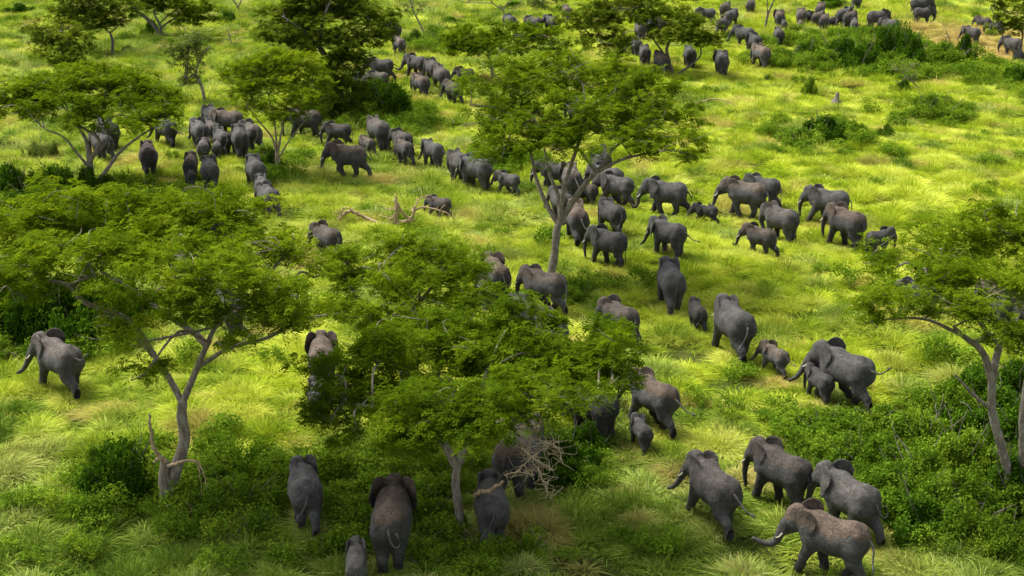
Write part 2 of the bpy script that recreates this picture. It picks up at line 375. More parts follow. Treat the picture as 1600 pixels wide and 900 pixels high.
# ------------------------------------------------------------------ where the herd stands
HERD = """
95 562 1.06 56 H|grey elephant with ears spread and tail raised, alone at the left edge
477 774 .90 18 P!|elephant with dark ears and curled pale tail beside the leafy patch, lower left
612 818 1.08 0 G!|brown-shouldered elephant seen from straight behind with both ears fanned
557 888 .55 8 K|pale grey calf cut off by the bottom edge
768 788 .92 8 E|elephant right behind the short trunk of the lower middle tree
810 700 1.15 -28 A|red-backed elephant behind the tangle of dry twigs
930 632 .95 48 F|dark elephant with its head hidden by the lower middle crown
1024 625 .98 44 B!|brown-backed elephant kicking up a hind foot, tail stretched to the right
1003 675 .50 22 K|small calf in front of the elephant that kicks up its hind foot
1118 757 1.02 30 B!|slate grey elephant with curved trunk, left of the group of four lower right
1225 738 .98 45 A|dark muddy elephant at the back of the lower right group
1330 782 .98 38 C|grey elephant with its tail in a ring beside the thicket
1305 838 1.0 62 D|elephant with red dust on its back reaching its trunk forward, nearest of all
1213 558 .56 36 L|pale calf trotting alone below the big elephant with tusk
1325 577 1.08 44 H!|large elephant with spread ears walking over a small calf
1283 596 .58 26 K|calf tucked against the front legs of a large elephant
1148 508 1.12 22 E|big elephant with a long tusk and hanging ear, centre right
1090 492 .56 14 M|dark calf between two big elephants centre right
1049 443 1.02 8 A|elephant with dusty speckled back seen from behind, centre right
970 506 .88 42 F|elephant just above the right end of the lower middle crown
853 457 .95 62 F|elephant passing below the foot of the central trunk, tail to the right
775 440 .95 25 G|elephant with brown neck peeking over the middle crown
757 468 .6 20 K|young elephant with pale ear rim half sunk in the middle crown
822 500 .8 45 A|elephant almost hidden in the crown left of the tail of another
862 525 .85 35 A|elephant hidden in the bright crown, only a flank showing
503 562 .98 10 G|elephant with folded ears behind the left end of the middle crown
500 625 .7 30 F|elephant hidden under the left fringe of the lower middle crown
705 628 .9 40 A|elephant only glimpsed through the lower middle crown
880 610 .8 45 F|elephant glimpsed through twigs above the dark shrub
357 475 .95 40 A|elephant behind the right limb of the lower left tree
283 415 .9 20 G|elephant with brown head glimpsed through the lower left crown
512 374 .85 50 F|elephant back showing between the left crown and the fallen tree
688 317 .62 70 F|young elephant beside the right branch of the fallen dead tree
902 345 1.0 10 B|brown-backed elephant seen from behind, right of the forks of the central trunk
878 318 .85 30 A|elephant partly hidden by the forks of the central trunk
957 341 .88 34 E|dark elephant with its tail to the right, second row right of the central trunk
953 383 .9 58 A|elephant with white tusks raised to the left, right of the central trunk
1046 373 .92 52 B|striding elephant with trunk swung forward, alone below the tailing calf
1045 305 1.0 74 C|elephant with curled trunk walking left ahead of a calf
1105 334 .52 74 L|small dark calf trotting behind the elephant with curled trunk
1168 302 1.05 66 A|large elephant leading a pair to the left, right of centre
1195 293 .9 60 F|elephant half hidden behind the large one leading a pair
1222 343 .95 46 F|elephant with rump to the viewer just under the leading pair
1190 376 .75 56 A|young elephant with head low, below the elephant showing its rump
1297 315 1.0 68 F|elephant farther back of the overlapping pair on the right
1325 345 1.05 38 A|brown-backed elephant nearer of the overlapping pair on the right
1330 352 .5 60 K|calf seen between the legs of the nearer overlapping elephant
1372 370 .62 -70 K|calf facing right beside the right hand crown
1440 462 .8 70 F|elephant shaded by the left part of the right hand crown
1478 437 .9 40 A|elephant glimpsed through a gap of the right hand crown
1560 470 .95 30 A|elephant behind the inner limbs of the right hand tree
1600 482 .9 50 F|elephant cut by the right edge behind the tree
940 245 .95 14 F|elephant above the right limb of the central tree, rump to the viewer
894 283 1.0 10 A|elephant seen between the forks of the central tree
950 280 1.0 55 A|grey elephant under the long right limb of the central tree
920 302 .6 40 K|small calf by the right limb of the central tree
966 297 .85 62 L|young elephant with bright ear rims before the grey one under the limb
870 270 .9 75 C|elephant with a white tusk left of the central forks
902 175 .95 30 F|elephant glimpsed through the middle of the central crown
745 265 1.0 58 A|tusked elephant nearer of the pair left of the central tree
722 257 .95 45 F|elephant farther of the pair left of the central tree
796 285 .6 62 L|pale calf with tail out just left of the central tree
677 238 .82 48 A|elephant with trunk hanging and tail across, midway left of the central tree
632 236 .72 40 M|young elephant nearer of two walking close behind each other
629 222 .8 48 F|elephant farther of two walking close behind each other
575 228 .56 48 M|pale calf behind the large elephant with a white tusk
592 207 1.0 38 F|large elephant with a white tusk below the big dark shrub
546 245 1.05 76 C|brown-backed elephant with long white tusks striding left
530 208 .8 78 F|dark elephant above the one with long white tusks
478 189 1.02 80 A|dark elephant with curved white tusk next to the slender tree
420 312 .85 40 F|elephant below the slender tree at the edge of the left crown
412 300 .8 30 F|elephant partly behind the one at the edge of the left crown
400 274 .95 30 A|elephant left of the three ochre stems, walking away
328 274 .92 20 F|elephant in front of the left cluster beside a calf
298 266 .72 8 K|young elephant with bright ear at the front left of the left cluster
299 281 .45 10 M|tiny calf under the young elephant in the left cluster
232 248 .98 22 E|brownish elephant standing apart left of the left cluster
260 208 .95 50 B|elephant with tail out behind the fanning tree, left of the cluster
170 207 1.0 45 A|elephant behind the right limbs of the fanning tree
160 224 .9 50 F|elephant lower of two behind the fanning tree limbs
358 189 .95 78 A|elephant facing left at the top of the left cluster
338 184 .95 60 F|elephant whose head leads the top pair of the left cluster
313 213 .95 34 A|elephant at the upper left of the left cluster
331 208 .8 45 F|elephant squeezed behind the upper left one of the cluster
318 240 .68 8 G|young elephant with pale ears spread in the middle of the left cluster
340 241 .55 10 M|grey calf in the middle of the left cluster
348 226 .85 40 F|elephant between the calf and the right side of the left cluster
375 225 .98 24 A|elephant at the right front of the left cluster
393 213 .95 42 F|elephant at the far right of the left cluster
597 103 .95 82 B|elephant facing left beside the hanging vines
573 122 .8 70 F|elephant back showing above the big dark shrub on the left
593 119 .8 65 F|elephant back showing above the big dark shrub on the right
652 102 .95 58 D|elephant with trunk stretched left in the upper middle group
658 129 .9 42 A|elephant at the lower left of the upper middle group
677 110 .95 30 F|elephant farther of the overlapping pair in the upper middle group
690 121 .98 30 F|elephant nearer of the overlapping pair in the upper middle group
728 121 .72 68 B|small elephant at the right end of the upper middle group
709 141 .85 40 A|elephant at the bottom of the upper middle group
624 71 .8 38 A|elephant alone between vine tree and pale leaning trunk
615 47 .95 45 F|elephant shaded by the right side of the vine tree
797 31 .85 30 F|elephant by the leafless arching branches at the top
803 34 .7 20 F|elephant at the right of the leafless arching branches
835 33 .85 60 F|elephant showing its back left of two above the low spreading tree
862 33 .9 45 G|elephant with dark ear right of two above the low spreading tree
886 22 .85 20 F|elephant at the left border of the thick dark crown
1000 48 .85 15 F|elephant with only its flank visible inside the gap of the dark crown
1018 46 .88 12 F|elephant from behind in the gap of the dark crown
1032 42 .85 20 F|elephant farther right in the gap of the dark crown
995 68 .85 10 F|elephant in the shade left of the gap in the dark crown
1008 83 .85 5 F|round dark rump of an elephant left of the twisted trunk
1034 98 .95 24 F|elephant with brown shoulders just left of the twisted trunk
1078 84 .95 5 F|elephant behind the twisted branches right of the trunk
1128 93 1.0 4 G|elephant walking straight away in the open, pale tail
1105 23 .85 88 D|elephant stretching its trunk to the left amid dry twigs
1133 14 .9 -30 F|elephant at the back of the far dusty group
1142 28 .9 -40 A|elephant with dark ear at the right of the far dusty group
1128 38 .85 -35 F|elephant half hidden at the front of the far dusty group
1173 5 .9 -20 F|elephant cut by the top edge left of the slim forked trunk
1164 57 .95 52 A|elephant leading the line of three right of the lone walker
1179 70 .9 20 G|middle elephant of the line of three with a spread right ear
1190 86 1.0 28 A|pale sunlit elephant last in the line of three
1218 31 .88 0 G|brown elephant walking ahead of another in single file
1217 56 .85 0 F|grey elephant following in single file before the long thicket
1225 43 .5 0 M|calf half hidden between the two in single file
1252 26 .95 -8 F|elephant with a tiny calf at its heels in the far herd
1259 27 .8 -60 A|elephant peeping right from behind the one with a tiny calf
1251 41 .45 0 M|tiny pale calf at the heels of an elephant in the far herd
1281 15 .9 -20 A|elephant at the back of the three beside the tiny calf pair
1278 27 .85 -45 F|elephant middle one of the three beside the tiny calf pair
1288 35 .9 -25 F|brown elephant nearest of the three beside the tiny calf pair
1304 31 .55 -60 K|young elephant between the two clusters of the far herd
1319 23 1.0 -50 F|large elephant at the left of the tight far cluster
1328 27 .95 -45 A|elephant with dark ear in the middle of the tight far cluster
1335 41 .75 -15 M|pale young elephant at the front of the tight far cluster
1339 3 .9 -30 F|elephant cut by the top edge above the tight far cluster
1370 27 1.0 -80 F|elephant facing right behind the dark shrub
1392 37 .9 50 F|elephant touching heads with one behind the dark shrub
1437 8 1.0 -88 A|elephant higher of two facing right in far dry grass
1441 24 .9 -88 F|elephant lower of two facing right in far dry grass
1519 50 .85 44 B|elephant standing alone in the tan dry grass
1537 33 .7 60 F|elephant at the far end of the dry grass, upper of two
1556 43 .75 70 F|elephant in the dry grass left of the corner tree
1583 66 .9 40 F|elephant behind the bent limbs of the corner tree
1593 88 .6 20 F|elephant low behind the corner tree trunk
"""
SPOTS = []
for q_, ln_ in enumerate(HERD.strip().split('\n')):
    a_, lab_ = ln_.split('|'); cx, cy_, s_, hd, v_ = a_.split(); cx, cy_, s_, hd = float(cx), float(cy_), float(s_), float(hd)
    p_ = gnd(cx, cy_, 1.4 * s_); p_[2] = float(zt(p_[0], p_[1])) - .02; hd *= .75 + .25 * (hd / 90) ** 2
    SPOTS.append((p_, s_, hd, v_, lab_, cy_))
def herd_mask(x, y, rad, back):
    """1 near an elephant or on the ground it has just walked over"""
    m = np.zeros(len(x))
    for p_, s_, hd, v_, lab_, c_ in SPOTS:
        a_ = R(90 + hd); dx, dy = math.cos(a_), math.sin(a_); u, v = (x - p_[0]) * dx + (y - p_[1]) * dy, -(x - p_[0]) * dy + (y - p_[1]) * dx
        t = np.clip(u, -back, .9 * s_); d = np.hypot(u - t, v); m = np.maximum(m, (1 - np.clip(d / (rad * s_) - .5, 0, 1)) * np.clip(1 + (u + .5) / (back + 1.5), 0, 1))
    return m
# ------------------------------------------------------------------ ground
rng = np.random.default_rng(7)
def sheet():
    xs = np.concatenate([[-1500, -500, -160], np.arange(-110, 111, 1.5), [160, 500, 1500]])
    ys = np.concatenate([[-800, -200, 0], np.arange(20, 261, 1.5), [320, 600, 2500]])
    X, Y = np.meshgrid(xs, ys, indexing='ij'); Z = zt(X, Y)
    V = np.stack([X, Y, Z], -1).reshape(-1, 3); ny = len(ys)
    i = (np.arange(len(xs) - 1)[:, None] * ny + np.arange(ny - 1)[None, :]).ravel()
    return V, np.stack([i, i + ny, i + ny + 1, i + 1], -1)
def mat_ground():
    m, n, l, b = newmat('ground_cover'); geo = n.new('ShaderNodeNewGeometry').outputs['Position']
    c = ramp(n, l, noise(n, l, geo, 0.9, 6, 0.75), [(0.3, (0.035, 0.032, 0.014)), (0.5, (0.055, 0.072, 0.014)), (0.75, (0.13, 0.14, 0.04))])
    l.new(c, b.inputs['Base Color']); b.inputs['Roughness'].default_value = 0.95; b.inputs['Specular IOR Level'].default_value = 0.0
    bp = n.new('ShaderNodeBump'); bp.inputs['Distance'].default_value = 0.2; l.new(noise(n, l, geo, 5.0, 6, 0.8), bp.inputs['Height']); l.new(bp.outputs[0], b.inputs['Normal'])
    return m
V_, F_ = sheet()
tag(link('ground', mesh_np('ground', V_, F_, [mat_ground()], smooth=True)), kind='structure')

# ------------------------------------------------------------------ grass: tussocks scattered by one geometry node tree
def mat_grass():
    m, n, l, b = newmat('grass_blade')
    geo = n.new('ShaderNodeNewGeometry').outputs['Position']; at = n.new('ShaderNodeAttribute'); at.attribute_name = 'tint'
    ins = n.new('ShaderNodeAttribute'); ins.attribute_type = 'INSTANCER'; ins.attribute_name = 'hue'
    lush_shade = n.new('ShaderNodeAttribute'); lush_shade.attribute_type = 'INSTANCER'; lush_shade.attribute_name = 'lush_shade'
    dry = n.new('ShaderNodeAttribute'); dry.attribute_type = 'INSTANCER'; dry.attribute_name = 'dry'
    t = math_(n, l, 'ADD', math_(n, l, 'MULTIPLY', at.outputs['Fac'], 0.4), math_(n, l, 'MULTIPLY', ins.outputs['Fac'], 0.6))
    a = ramp(n, l, t, [(0.05, (0.06, 0.125, 0.006)), (0.33, (0.22, 0.315, 0.014)), (0.62, (0.46, 0.53, 0.035)), (1.0, (0.74, 0.74, 0.19))])
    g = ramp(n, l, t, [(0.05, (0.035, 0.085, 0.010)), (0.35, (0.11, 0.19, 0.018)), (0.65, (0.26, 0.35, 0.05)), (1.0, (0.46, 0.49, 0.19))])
    c = mix(n, l, lush_shade.outputs['Fac'], a, g)
    c = mix(n, l, dry.outputs['Fac'], c, (0.50, 0.36, 0.14))
    n.remove(b); b = n.new('ShaderNodeBsdfDiffuse'); l.new(c, b.inputs[0])
    tr = n.new('ShaderNodeBsdfTranslucent'); l.new(c, tr.inputs[0])
    ms = n.new('ShaderNodeMixShader'); ms.inputs[0].default_value = 0.30
    l.new(b.outputs[0], ms.inputs[1]); l.new(tr.outputs[0], ms.inputs[2]); l.new(ms.outputs[0], n['Material Output'].inputs[0])
    return m
M_GRASS = mat_grass()
def tussock(seed, nb=90, rad=.34, hgt=.62, lean=.25, wind=(.18, .05), wid=.022, spread=.6):
    r = np.random.default_rng(seed); segs = 3
    a = r.uniform(0, 2 * np.pi, nb); q = rad * np.sqrt(r.uniform(0, 1, nb))
    root = np.stack([q * np.cos(a), q * np.sin(a), np.full(nb, -.06)], -1)
    out = np.stack([np.cos(a), np.sin(a)], -1) * (q / rad)[:, None] * spread + r.normal(0, .25, (nb, 2))
    hh = hgt * r.uniform(.55, 1.1, nb); V = []
    dirw = r.uniform(0, np.pi, nb); sx, sy = np.cos(dirw), np.sin(dirw)
    for k in range(segs + 1):
        t = k / segs
        ben = (t ** 2) * lean
        x = root[:, 0] + hh * (out[:, 0] * (t * .35 + ben) + wind[0] * t * t * 1.5)
        y = root[:, 1] + hh * (out[:, 1] * (t * .35 + ben) + wind[1] * t * t * 1.5)
        z = root[:, 2] + hh * (t - .42 * t * t * np.hypot(out[:, 0], out[:, 1]))
        ww = wid * (1 - .85 * t) * r.uniform(.7, 1.3, nb)
        V.append(np.stack([x - sx * ww, y - sy * ww, z], -1)); V.append(np.stack([x + sx * ww, y + sy * ww, z], -1))
    V = np.stack(V, 1); m = 2 * (segs + 1)
    Fq = np.concatenate([np.arange(nb)[:, None] * m + np.array([[2 * k, 2 * k + 1, 2 * k + 3, 2 * k + 2]]) for k in range(segs)])
    return mesh_np('tussock', V.reshape(-1, 3), Fq, [M_GRASS], tint=np.repeat(r.uniform(0, 1, nb), m))
protos = [tussock(1, 60, .40, .28, .45, (.15, .05), .030, 1.0), tussock(2, 70, .45, .25, .7, (.35, .1), .026, 1.2), tussock(3, 150, .26, .56, .55, (.2, .0), .020, 1.25),
          tussock(4, 150, .32, .46, .8, (.45, .05), .020, 1.4), tussock(5, 90, .26, .60, .6, (-.1, -.15), .030, 1.4), tussock(6, 150, .28, .50, .7, (.30, .25), .021, 1.3)]
def vnoise(x, y, s, seed):
    """smooth value noise"""
    r = np.random.default_rng(seed).uniform(0, 1, (64, 64))
    u, v = x / s, y / s; i, j = np.floor(u).astype(int), np.floor(v).astype(int); fu, fv = u - i, v - j
    fu, fv = fu * fu * (3 - 2 * fu), fv * fv * (3 - 2 * fv); g = lambda a, b: r[a % 64, b % 64]
    return (g(i, j) * (1 - fu) + g(i + 1, j) * fu) * (1 - fv) + (g(i, j + 1) * (1 - fu) + g(i + 1, j + 1) * fu) * fv
def sstep(a, b, x): t = np.clip((x - a) / (b - a), 0, 1); return t * t * (3 - 2 * t)
BARE = []     # (x, y, radius) of trampled spots
def scatter(o, srcs):
    ng = bpy.data.node_groups.new('grass_scatter', 'GeometryNodeTree')
    ng.interface.new_socket('Geometry', in_out='INPUT', socket_type='NodeSocketGeometry'); ng.interface.new_socket('Geometry', in_out='OUTPUT', socket_type='NodeSocketGeometry')
    nn, ll = ng.nodes, ng.links; gi = nn.new('NodeGroupInput'); go = nn.new('NodeGroupOutput')
    mp = nn.new('GeometryNodeMeshToPoints'); ll.new(gi.outputs[0], mp.inputs[0]); jn = nn.new('GeometryNodeJoinGeometry')
    def att(nm):
        a = nn.new('GeometryNodeInputNamedAttribute'); a.data_type = 'FLOAT'; a.inputs[0].default_value = nm; return a.outputs[0]
    rot = nn.new('ShaderNodeCombineXYZ'); ll.new(att('ang'), rot.inputs[2]); sca = nn.new('ShaderNodeCombineXYZ')
    s_ = att('sxy'); ll.new(s_, sca.inputs[0]); ll.new(s_, sca.inputs[1]); ll.new(att('sz'), sca.inputs[2])
    for i, pm in enumerate(srcs):
        po = bpy.data.objects.new(pm.name + '_source', pm)
        oi = nn.new('GeometryNodeObjectInfo'); oi.inputs['Object'].default_value = po; oi.inputs['As Instance'].default_value = True
        cp = nn.new('FunctionNodeCompare'); cp.data_type = 'FLOAT'; cp.operation = 'EQUAL'; ll.new(att('typ'), cp.inputs[0]); cp.inputs[1].default_value = float(i); cp.inputs['Epsilon'].default_value = .1
        ip = nn.new('GeometryNodeInstanceOnPoints'); ll.new(mp.outputs[0], ip.inputs['Points']); ll.new(cp.outputs[0], ip.inputs['Selection'])
        ll.new(oi.outputs['Geometry'], ip.inputs['Instance']); ll.new(rot.outputs[0], ip.inputs['Rotation']); ll.new(sca.outputs[0], ip.inputs['Scale'])
        ll.new(ip.outputs[0], jn.inputs[0])
    ll.new(jn.outputs[0], go.inputs[0])
    md = o.modifiers.new('scatter', 'NODES'); md.node_group = ng
def grass():
    P = []
    for y0, y1, den in ((33, 60, 9.0), (60, 85, 7.0), (85, 120, 4.8), (120, 165, 3.0), (165, 225, 2.0)):
        wd = lambda y: y * .40 + 14
        for tall in (0, 1):
            A = (y1 - y0) * 2 * wd(y1); k = int(A * den * (.95 if tall else 1))
            x = rng.uniform(-wd(y1), wd(y1), k); y = rng.uniform(y0, y1, k); ok = np.abs(x) < wd(y)
            P.append(np.stack([x[ok], y[ok], np.full(ok.sum(), (9.0 / den) ** .36), np.full(ok.sum(), float(tall))], -1))
    P = np.concatenate(P); x, y, s0, tall = P.T
    n1 = vnoise(x, y, 1.7, 11); n2 = vnoise(x, y, 5.5, 12); n3 = vnoise(x, y, 17, 13); n4 = vnoise(x + 3, y, 1.0, 14)
    # distinct grass clumps: distance to and identity of the nearest clump centre (jittered grid)
    cs = 1.7; gi, gj = np.floor(x / cs).astype(int), np.floor(y / cs).astype(int); rr_ = np.random.default_rng(77).uniform(0, 1, (128, 128, 4))
    best = np.full(len(x), 9.0); cid = np.zeros(len(x)); cax = np.zeros(len(x)); crd = np.ones(len(x))
    for di in (-1, 0, 1):
        for dj in (-1, 0, 1):
            q = rr_[(gi + di) % 128, (gj + dj) % 128]; cxx, cyy = (gi + di + q[:, 0]) * cs, (gj + dj + q[:, 1]) * cs
            rad = .50 + .75 * q[:, 2] ** 1.5; d_ = np.hypot(x - cxx, y - cyy) / rad; m = d_ < best
            best = np.where(m, d_, best); cid = np.where(m, q[:, 3], cid); crd = np.where(m, rad, crd); cax = np.where(m, np.arctan2(y - cyy, x - cxx), cax)
    mound_ = np.clip(1 - best ** 2, 0, 1)
    clump = np.clip(.62 * np.sqrt(mound_) + .22 * n1 + .16 * n4, 0, 1)
    rnd = rng.uniform(0, 1, len(x))
    keep = ((tall == 0) & (rnd < np.where(best > 1.0, .42, .6))) | ((tall == 1) & (rnd < .25 + .9 * sstep(.15, .5, np.sqrt(mound_))) & (best < 1.15))
    hz = np.where(tall == 1, (.30 + 1.05 * np.sqrt(mound_)) * (crd / .85) ** .7, .5 + .5 * n1) * (1 + .3 * (n3 - .5)) * np.exp(rng.normal(0, .16, len(x)))
    hm_ = herd_mask(x, y, 1.0, 5.0); hz = hz * (1 - .38 * hm_)
    big = rng.uniform(0, 1, len(x)) > .985; hz[big] *= 1.4
    # green, yellow or dry grass; near and left darkened, shade and vignette painted in
    lush_shade = .40 * sstep(66, 48, y) + .55 * sstep(54, 43, y) + .28 * sstep(-2, -40, x + (120 - y) * .10) + .55 * (n2 - .45) + .35 * (n3 - .5) + .5 * (np.mod(cid * 7.3, 1) - .5) + rng.normal(0, .10, len(x))
    lush_shade += .35 * sstep(.55, .8, vnoise(x, y, 3.1, 15)); lush_shade -= .30 * sstep(0, 20, x) * sstep(50, 75, y)
    sp_ = np.mod(cid * 13.7, 1); lush_shade = np.clip(lush_shade + .08 + .75 * (sp_ > .78) , 0, 1)
    X0, Y0, _ = gnd(1530, 66)
    dry = sstep(1, .55, np.hypot((x - X0) / 16, (y - Y0) / 17)) * (.8 + .4 * n2)
    for (qx, qy, rr, am) in ((1400, 50, 8, .5), (1148, 325, 2.5, .6), (1440, 660, 1.5, .3), (30, 720, 3, .25)):
        c = gnd(qx, qy); dry = np.maximum(dry, am * sstep(1, .2, np.hypot(x - c[0], y - c[1]) / rr))
    dry = np.clip(dry + .25 * sstep(.75, .95, vnoise(x, y, 2.2, 16)) + .55 * (sp_ < .07) + .25 * hm_ * (rng.uniform(0, 1, len(x)) > .5) + .6 * (rng.uniform(0, 1, len(x)) > .975), 0, 1) * rng.uniform(.6, 1, len(x))
    hue = np.clip(-.04 + .45 * clump + .26 * tall + .62 * (cid - .5) + rng.normal(0, .15, len(x)) + .15 * (n3 - .5), 0, 1)  # clump and blade tone; low grass in gaps darker, occlusion put into the colour
    for (qx, qy, rr) in ((1062, 566, 1.3), (1330, 640, 1.2), (1010, 540, 1.0), (1150, 600, 1.0), (905, 880, 1.6), (1240, 500, 1.0), (560, 880, .9), (930, 420, 1.0), (1090, 560, .8)):
        c = gnd(qx, qy); dd = np.hypot(x - c[0], y - c[1]) / rr; keep &= ~((dd < 1) & (rng.uniform(0, 1, len(x)) < .92)); 
    x, y, s0, hz, lush_shade, dry, hue, n2, tall = (q[keep] for q in (x, y, s0, hz, lush_shade, dry, hue, n2, tall)); k = len(x)
    typ = np.where(tall == 1, rng.choice([2, 3, 5], k), rng.choice([0, 1], k)); typ[(tall == 1) & (lush_shade > .6) & (rng.uniform(0, 1, k) > .5)] = 4
    pts = np.stack([x, y, zt(x, y)], -1)
    me = bpy.data.meshes.new('grass'); me.vertices.add(k); me.vertices.foreach_set('co', pts.astype(np.float32).ravel())
    for nm, v in (('hue', hue), ('lush_shade', lush_shade), ('dry', dry), ('ang', cax[keep] + rng.normal(0, .7, k)), ('typ', typ.astype(float)), ('sxy', s0 * rng.uniform(.8, 1.25, k)), ('sz', s0 * hz)):
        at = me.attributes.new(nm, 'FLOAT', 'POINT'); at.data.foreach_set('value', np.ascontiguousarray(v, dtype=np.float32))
    me.materials.append(M_GRASS)
    o = link('grass', me); tag(o, kind='stuff')
    scatter(o, protos)
    print('tussocks', k)
grass()

# ------------------------------------------------------------------ foliage
ML_TREE = mat_leaf('acacia_leaf', (0.038, 0.074, 0.004), (0.092, 0.148, 0.006), (0.225, 0.285, 0.014), .46, .30)
ML_DARK = mat_leaf('dark_leaf', (0.038, 0.060, 0.005), (0.078, 0.116, 0.008), (0.165, 0.205, 0.018), .3, .30)
ML_PALE = mat_leaf('pale_leaf', (0.055, 0.08, 0.02), (0.11, 0.15, 0.035), (0.20, 0.24, 0.06), .35, .30)
ML_BUSH = mat_leaf('bush_leaf', (0.035, 0.080, 0.006), (0.090, 0.165, 0.012), (0.23, 0.32, 0.028), .3, .5, .35)
ML_BUSHD = mat_leaf('dark_bush_leaf', (0.014, 0.042, 0.004), (0.042, 0.095, 0.007), (0.11, 0.20, 0.014), .25, .5, .35)
def leaves(C, Rr, Tz, per, ln, wd, r, flat=.75, up=None):
    """leaf blades round clump centres C with radius Rr and half thickness Tz"""
    n = len(C); k = n * per; ci = np.repeat(np.arange(n), per)
    a = r.uniform(0, 2 * np.pi, k); q = np.sqrt(r.uniform(0, 1, k)); Rc = np.broadcast_to(Rr, (n,))[ci]; Tc = np.broadcast_to(Tz, (n,))[ci]
    z = r.normal(0, .45, k) * Tc + Tc * .5 * (1 - q * q)
    p = C[ci] + np.stack([q * np.cos(a) * Rc, q * np.sin(a) * Rc, z], -1)
    # blade direction: outward and a little down, normal mostly up
    b = a + r.normal(0, .9, k); d = np.stack([np.cos(b), np.sin(b), r.normal(-.05, .35, k)], -1); d /= np.linalg.norm(d, axis=1)[:, None]
    nr = r.normal(0, 1, (k, 3)); nr[:, 2] = np.abs(nr[:, 2]) + flat * 2.2
    s = np.cross(nr, d); s /= np.linalg.norm(s, axis=1)[:, None]
    L = ln * r.uniform(.6, 1.35, k)[:, None]; W = wd * r.uniform(.7, 1.3, k)[:, None]
    V = np.stack([p - d * L * .5, p + s * W * .5 - d * L * .05, p + d * L * .5, p - s * W * .5 - d * L * .05], 1).reshape(-1, 3)
    ct = r.uniform(0, 1, n)[ci]
    tint = np.repeat(np.clip(.5 * ct + .5 * r.uniform(0, 1, k), 0, 1), 4)
    return V, np.arange(k * 4).reshape(-1, 4), tint
def sprays(C, Rr, Tz, per, ln, wd, r):
    """pinnate leaf sprays round clump centres: leaflets in pairs along short drooping stalks"""
    nl = 14; ns = max(1, per // nl); n = len(C); k = n * ns; ci = np.repeat(np.arange(n), ns)
    a = r.uniform(0, 2 * np.pi, k); q = np.sqrt(r.uniform(0, 1, k)); Rc, Tc = Rr[ci], Tz[ci]
    p = C[ci] + np.stack([q * np.cos(a) * Rc, q * np.sin(a) * Rc, r.normal(0, .45, k) * Tc + Tc * .5 * (1 - q * q)], -1)
    b = a + r.normal(0, .8, k); d = np.stack([np.cos(b), np.sin(b), r.normal(.05, .35, k)], -1); d /= np.linalg.norm(d, axis=1)[:, None]
    up = r.normal(0, .38, (k, 3)); up[:, 2] += 1; sd = np.cross(up, d); sd /= np.linalg.norm(sd, axis=1)[:, None]; nn = np.cross(d, sd)
    L = .36 * r.uniform(.6, 1.3, k)[:, None]; V = []
    for j in range(nl):
        t = (j // 2 + .5) / (nl / 2); s_ = 1 if j % 2 else -1
        o = p + d * L * (t - .3) - nn * (.10 * t * t) + r.normal(0, .012, (k, 3))
        f = ln * (1.1 - .5 * abs(t - .4)) * r.uniform(.75, 1.25, (k, 1)); e = sd * s_ * .92 + d * .38 - nn * .15 + r.normal(0, .12, (k, 3)); w_ = d * wd * .5
        V.append(np.stack([o, o + e * f * .5 + w_, o + e * f, o + e * f * .5 - w_], 1))
    V = np.stack(V, 1).reshape(-1, 3); m = k * nl
    ct = np.repeat(r.uniform(0, 1, n)[ci], nl)
    st = np.repeat(r.uniform(0, 1, k), nl)
    return V, np.arange(m * 4).reshape(-1, 4), np.repeat(np.clip(.4 * ct + .35 * st + .25 * r.uniform(0, 1, m), 0, 1), 4)
def limb(tb, pts, r0, r1, r, sides=7, wob=.04, n=6, jit=.0):
    c = spline(pts, n); 
    if jit: c[1:-1] += r.normal(0, jit, (len(c) - 2, 3))
    tb.add(c, np.linspace(r0, r1, len(c)) ** 1.0, sides, wob, r)
    return c
TREES = {}
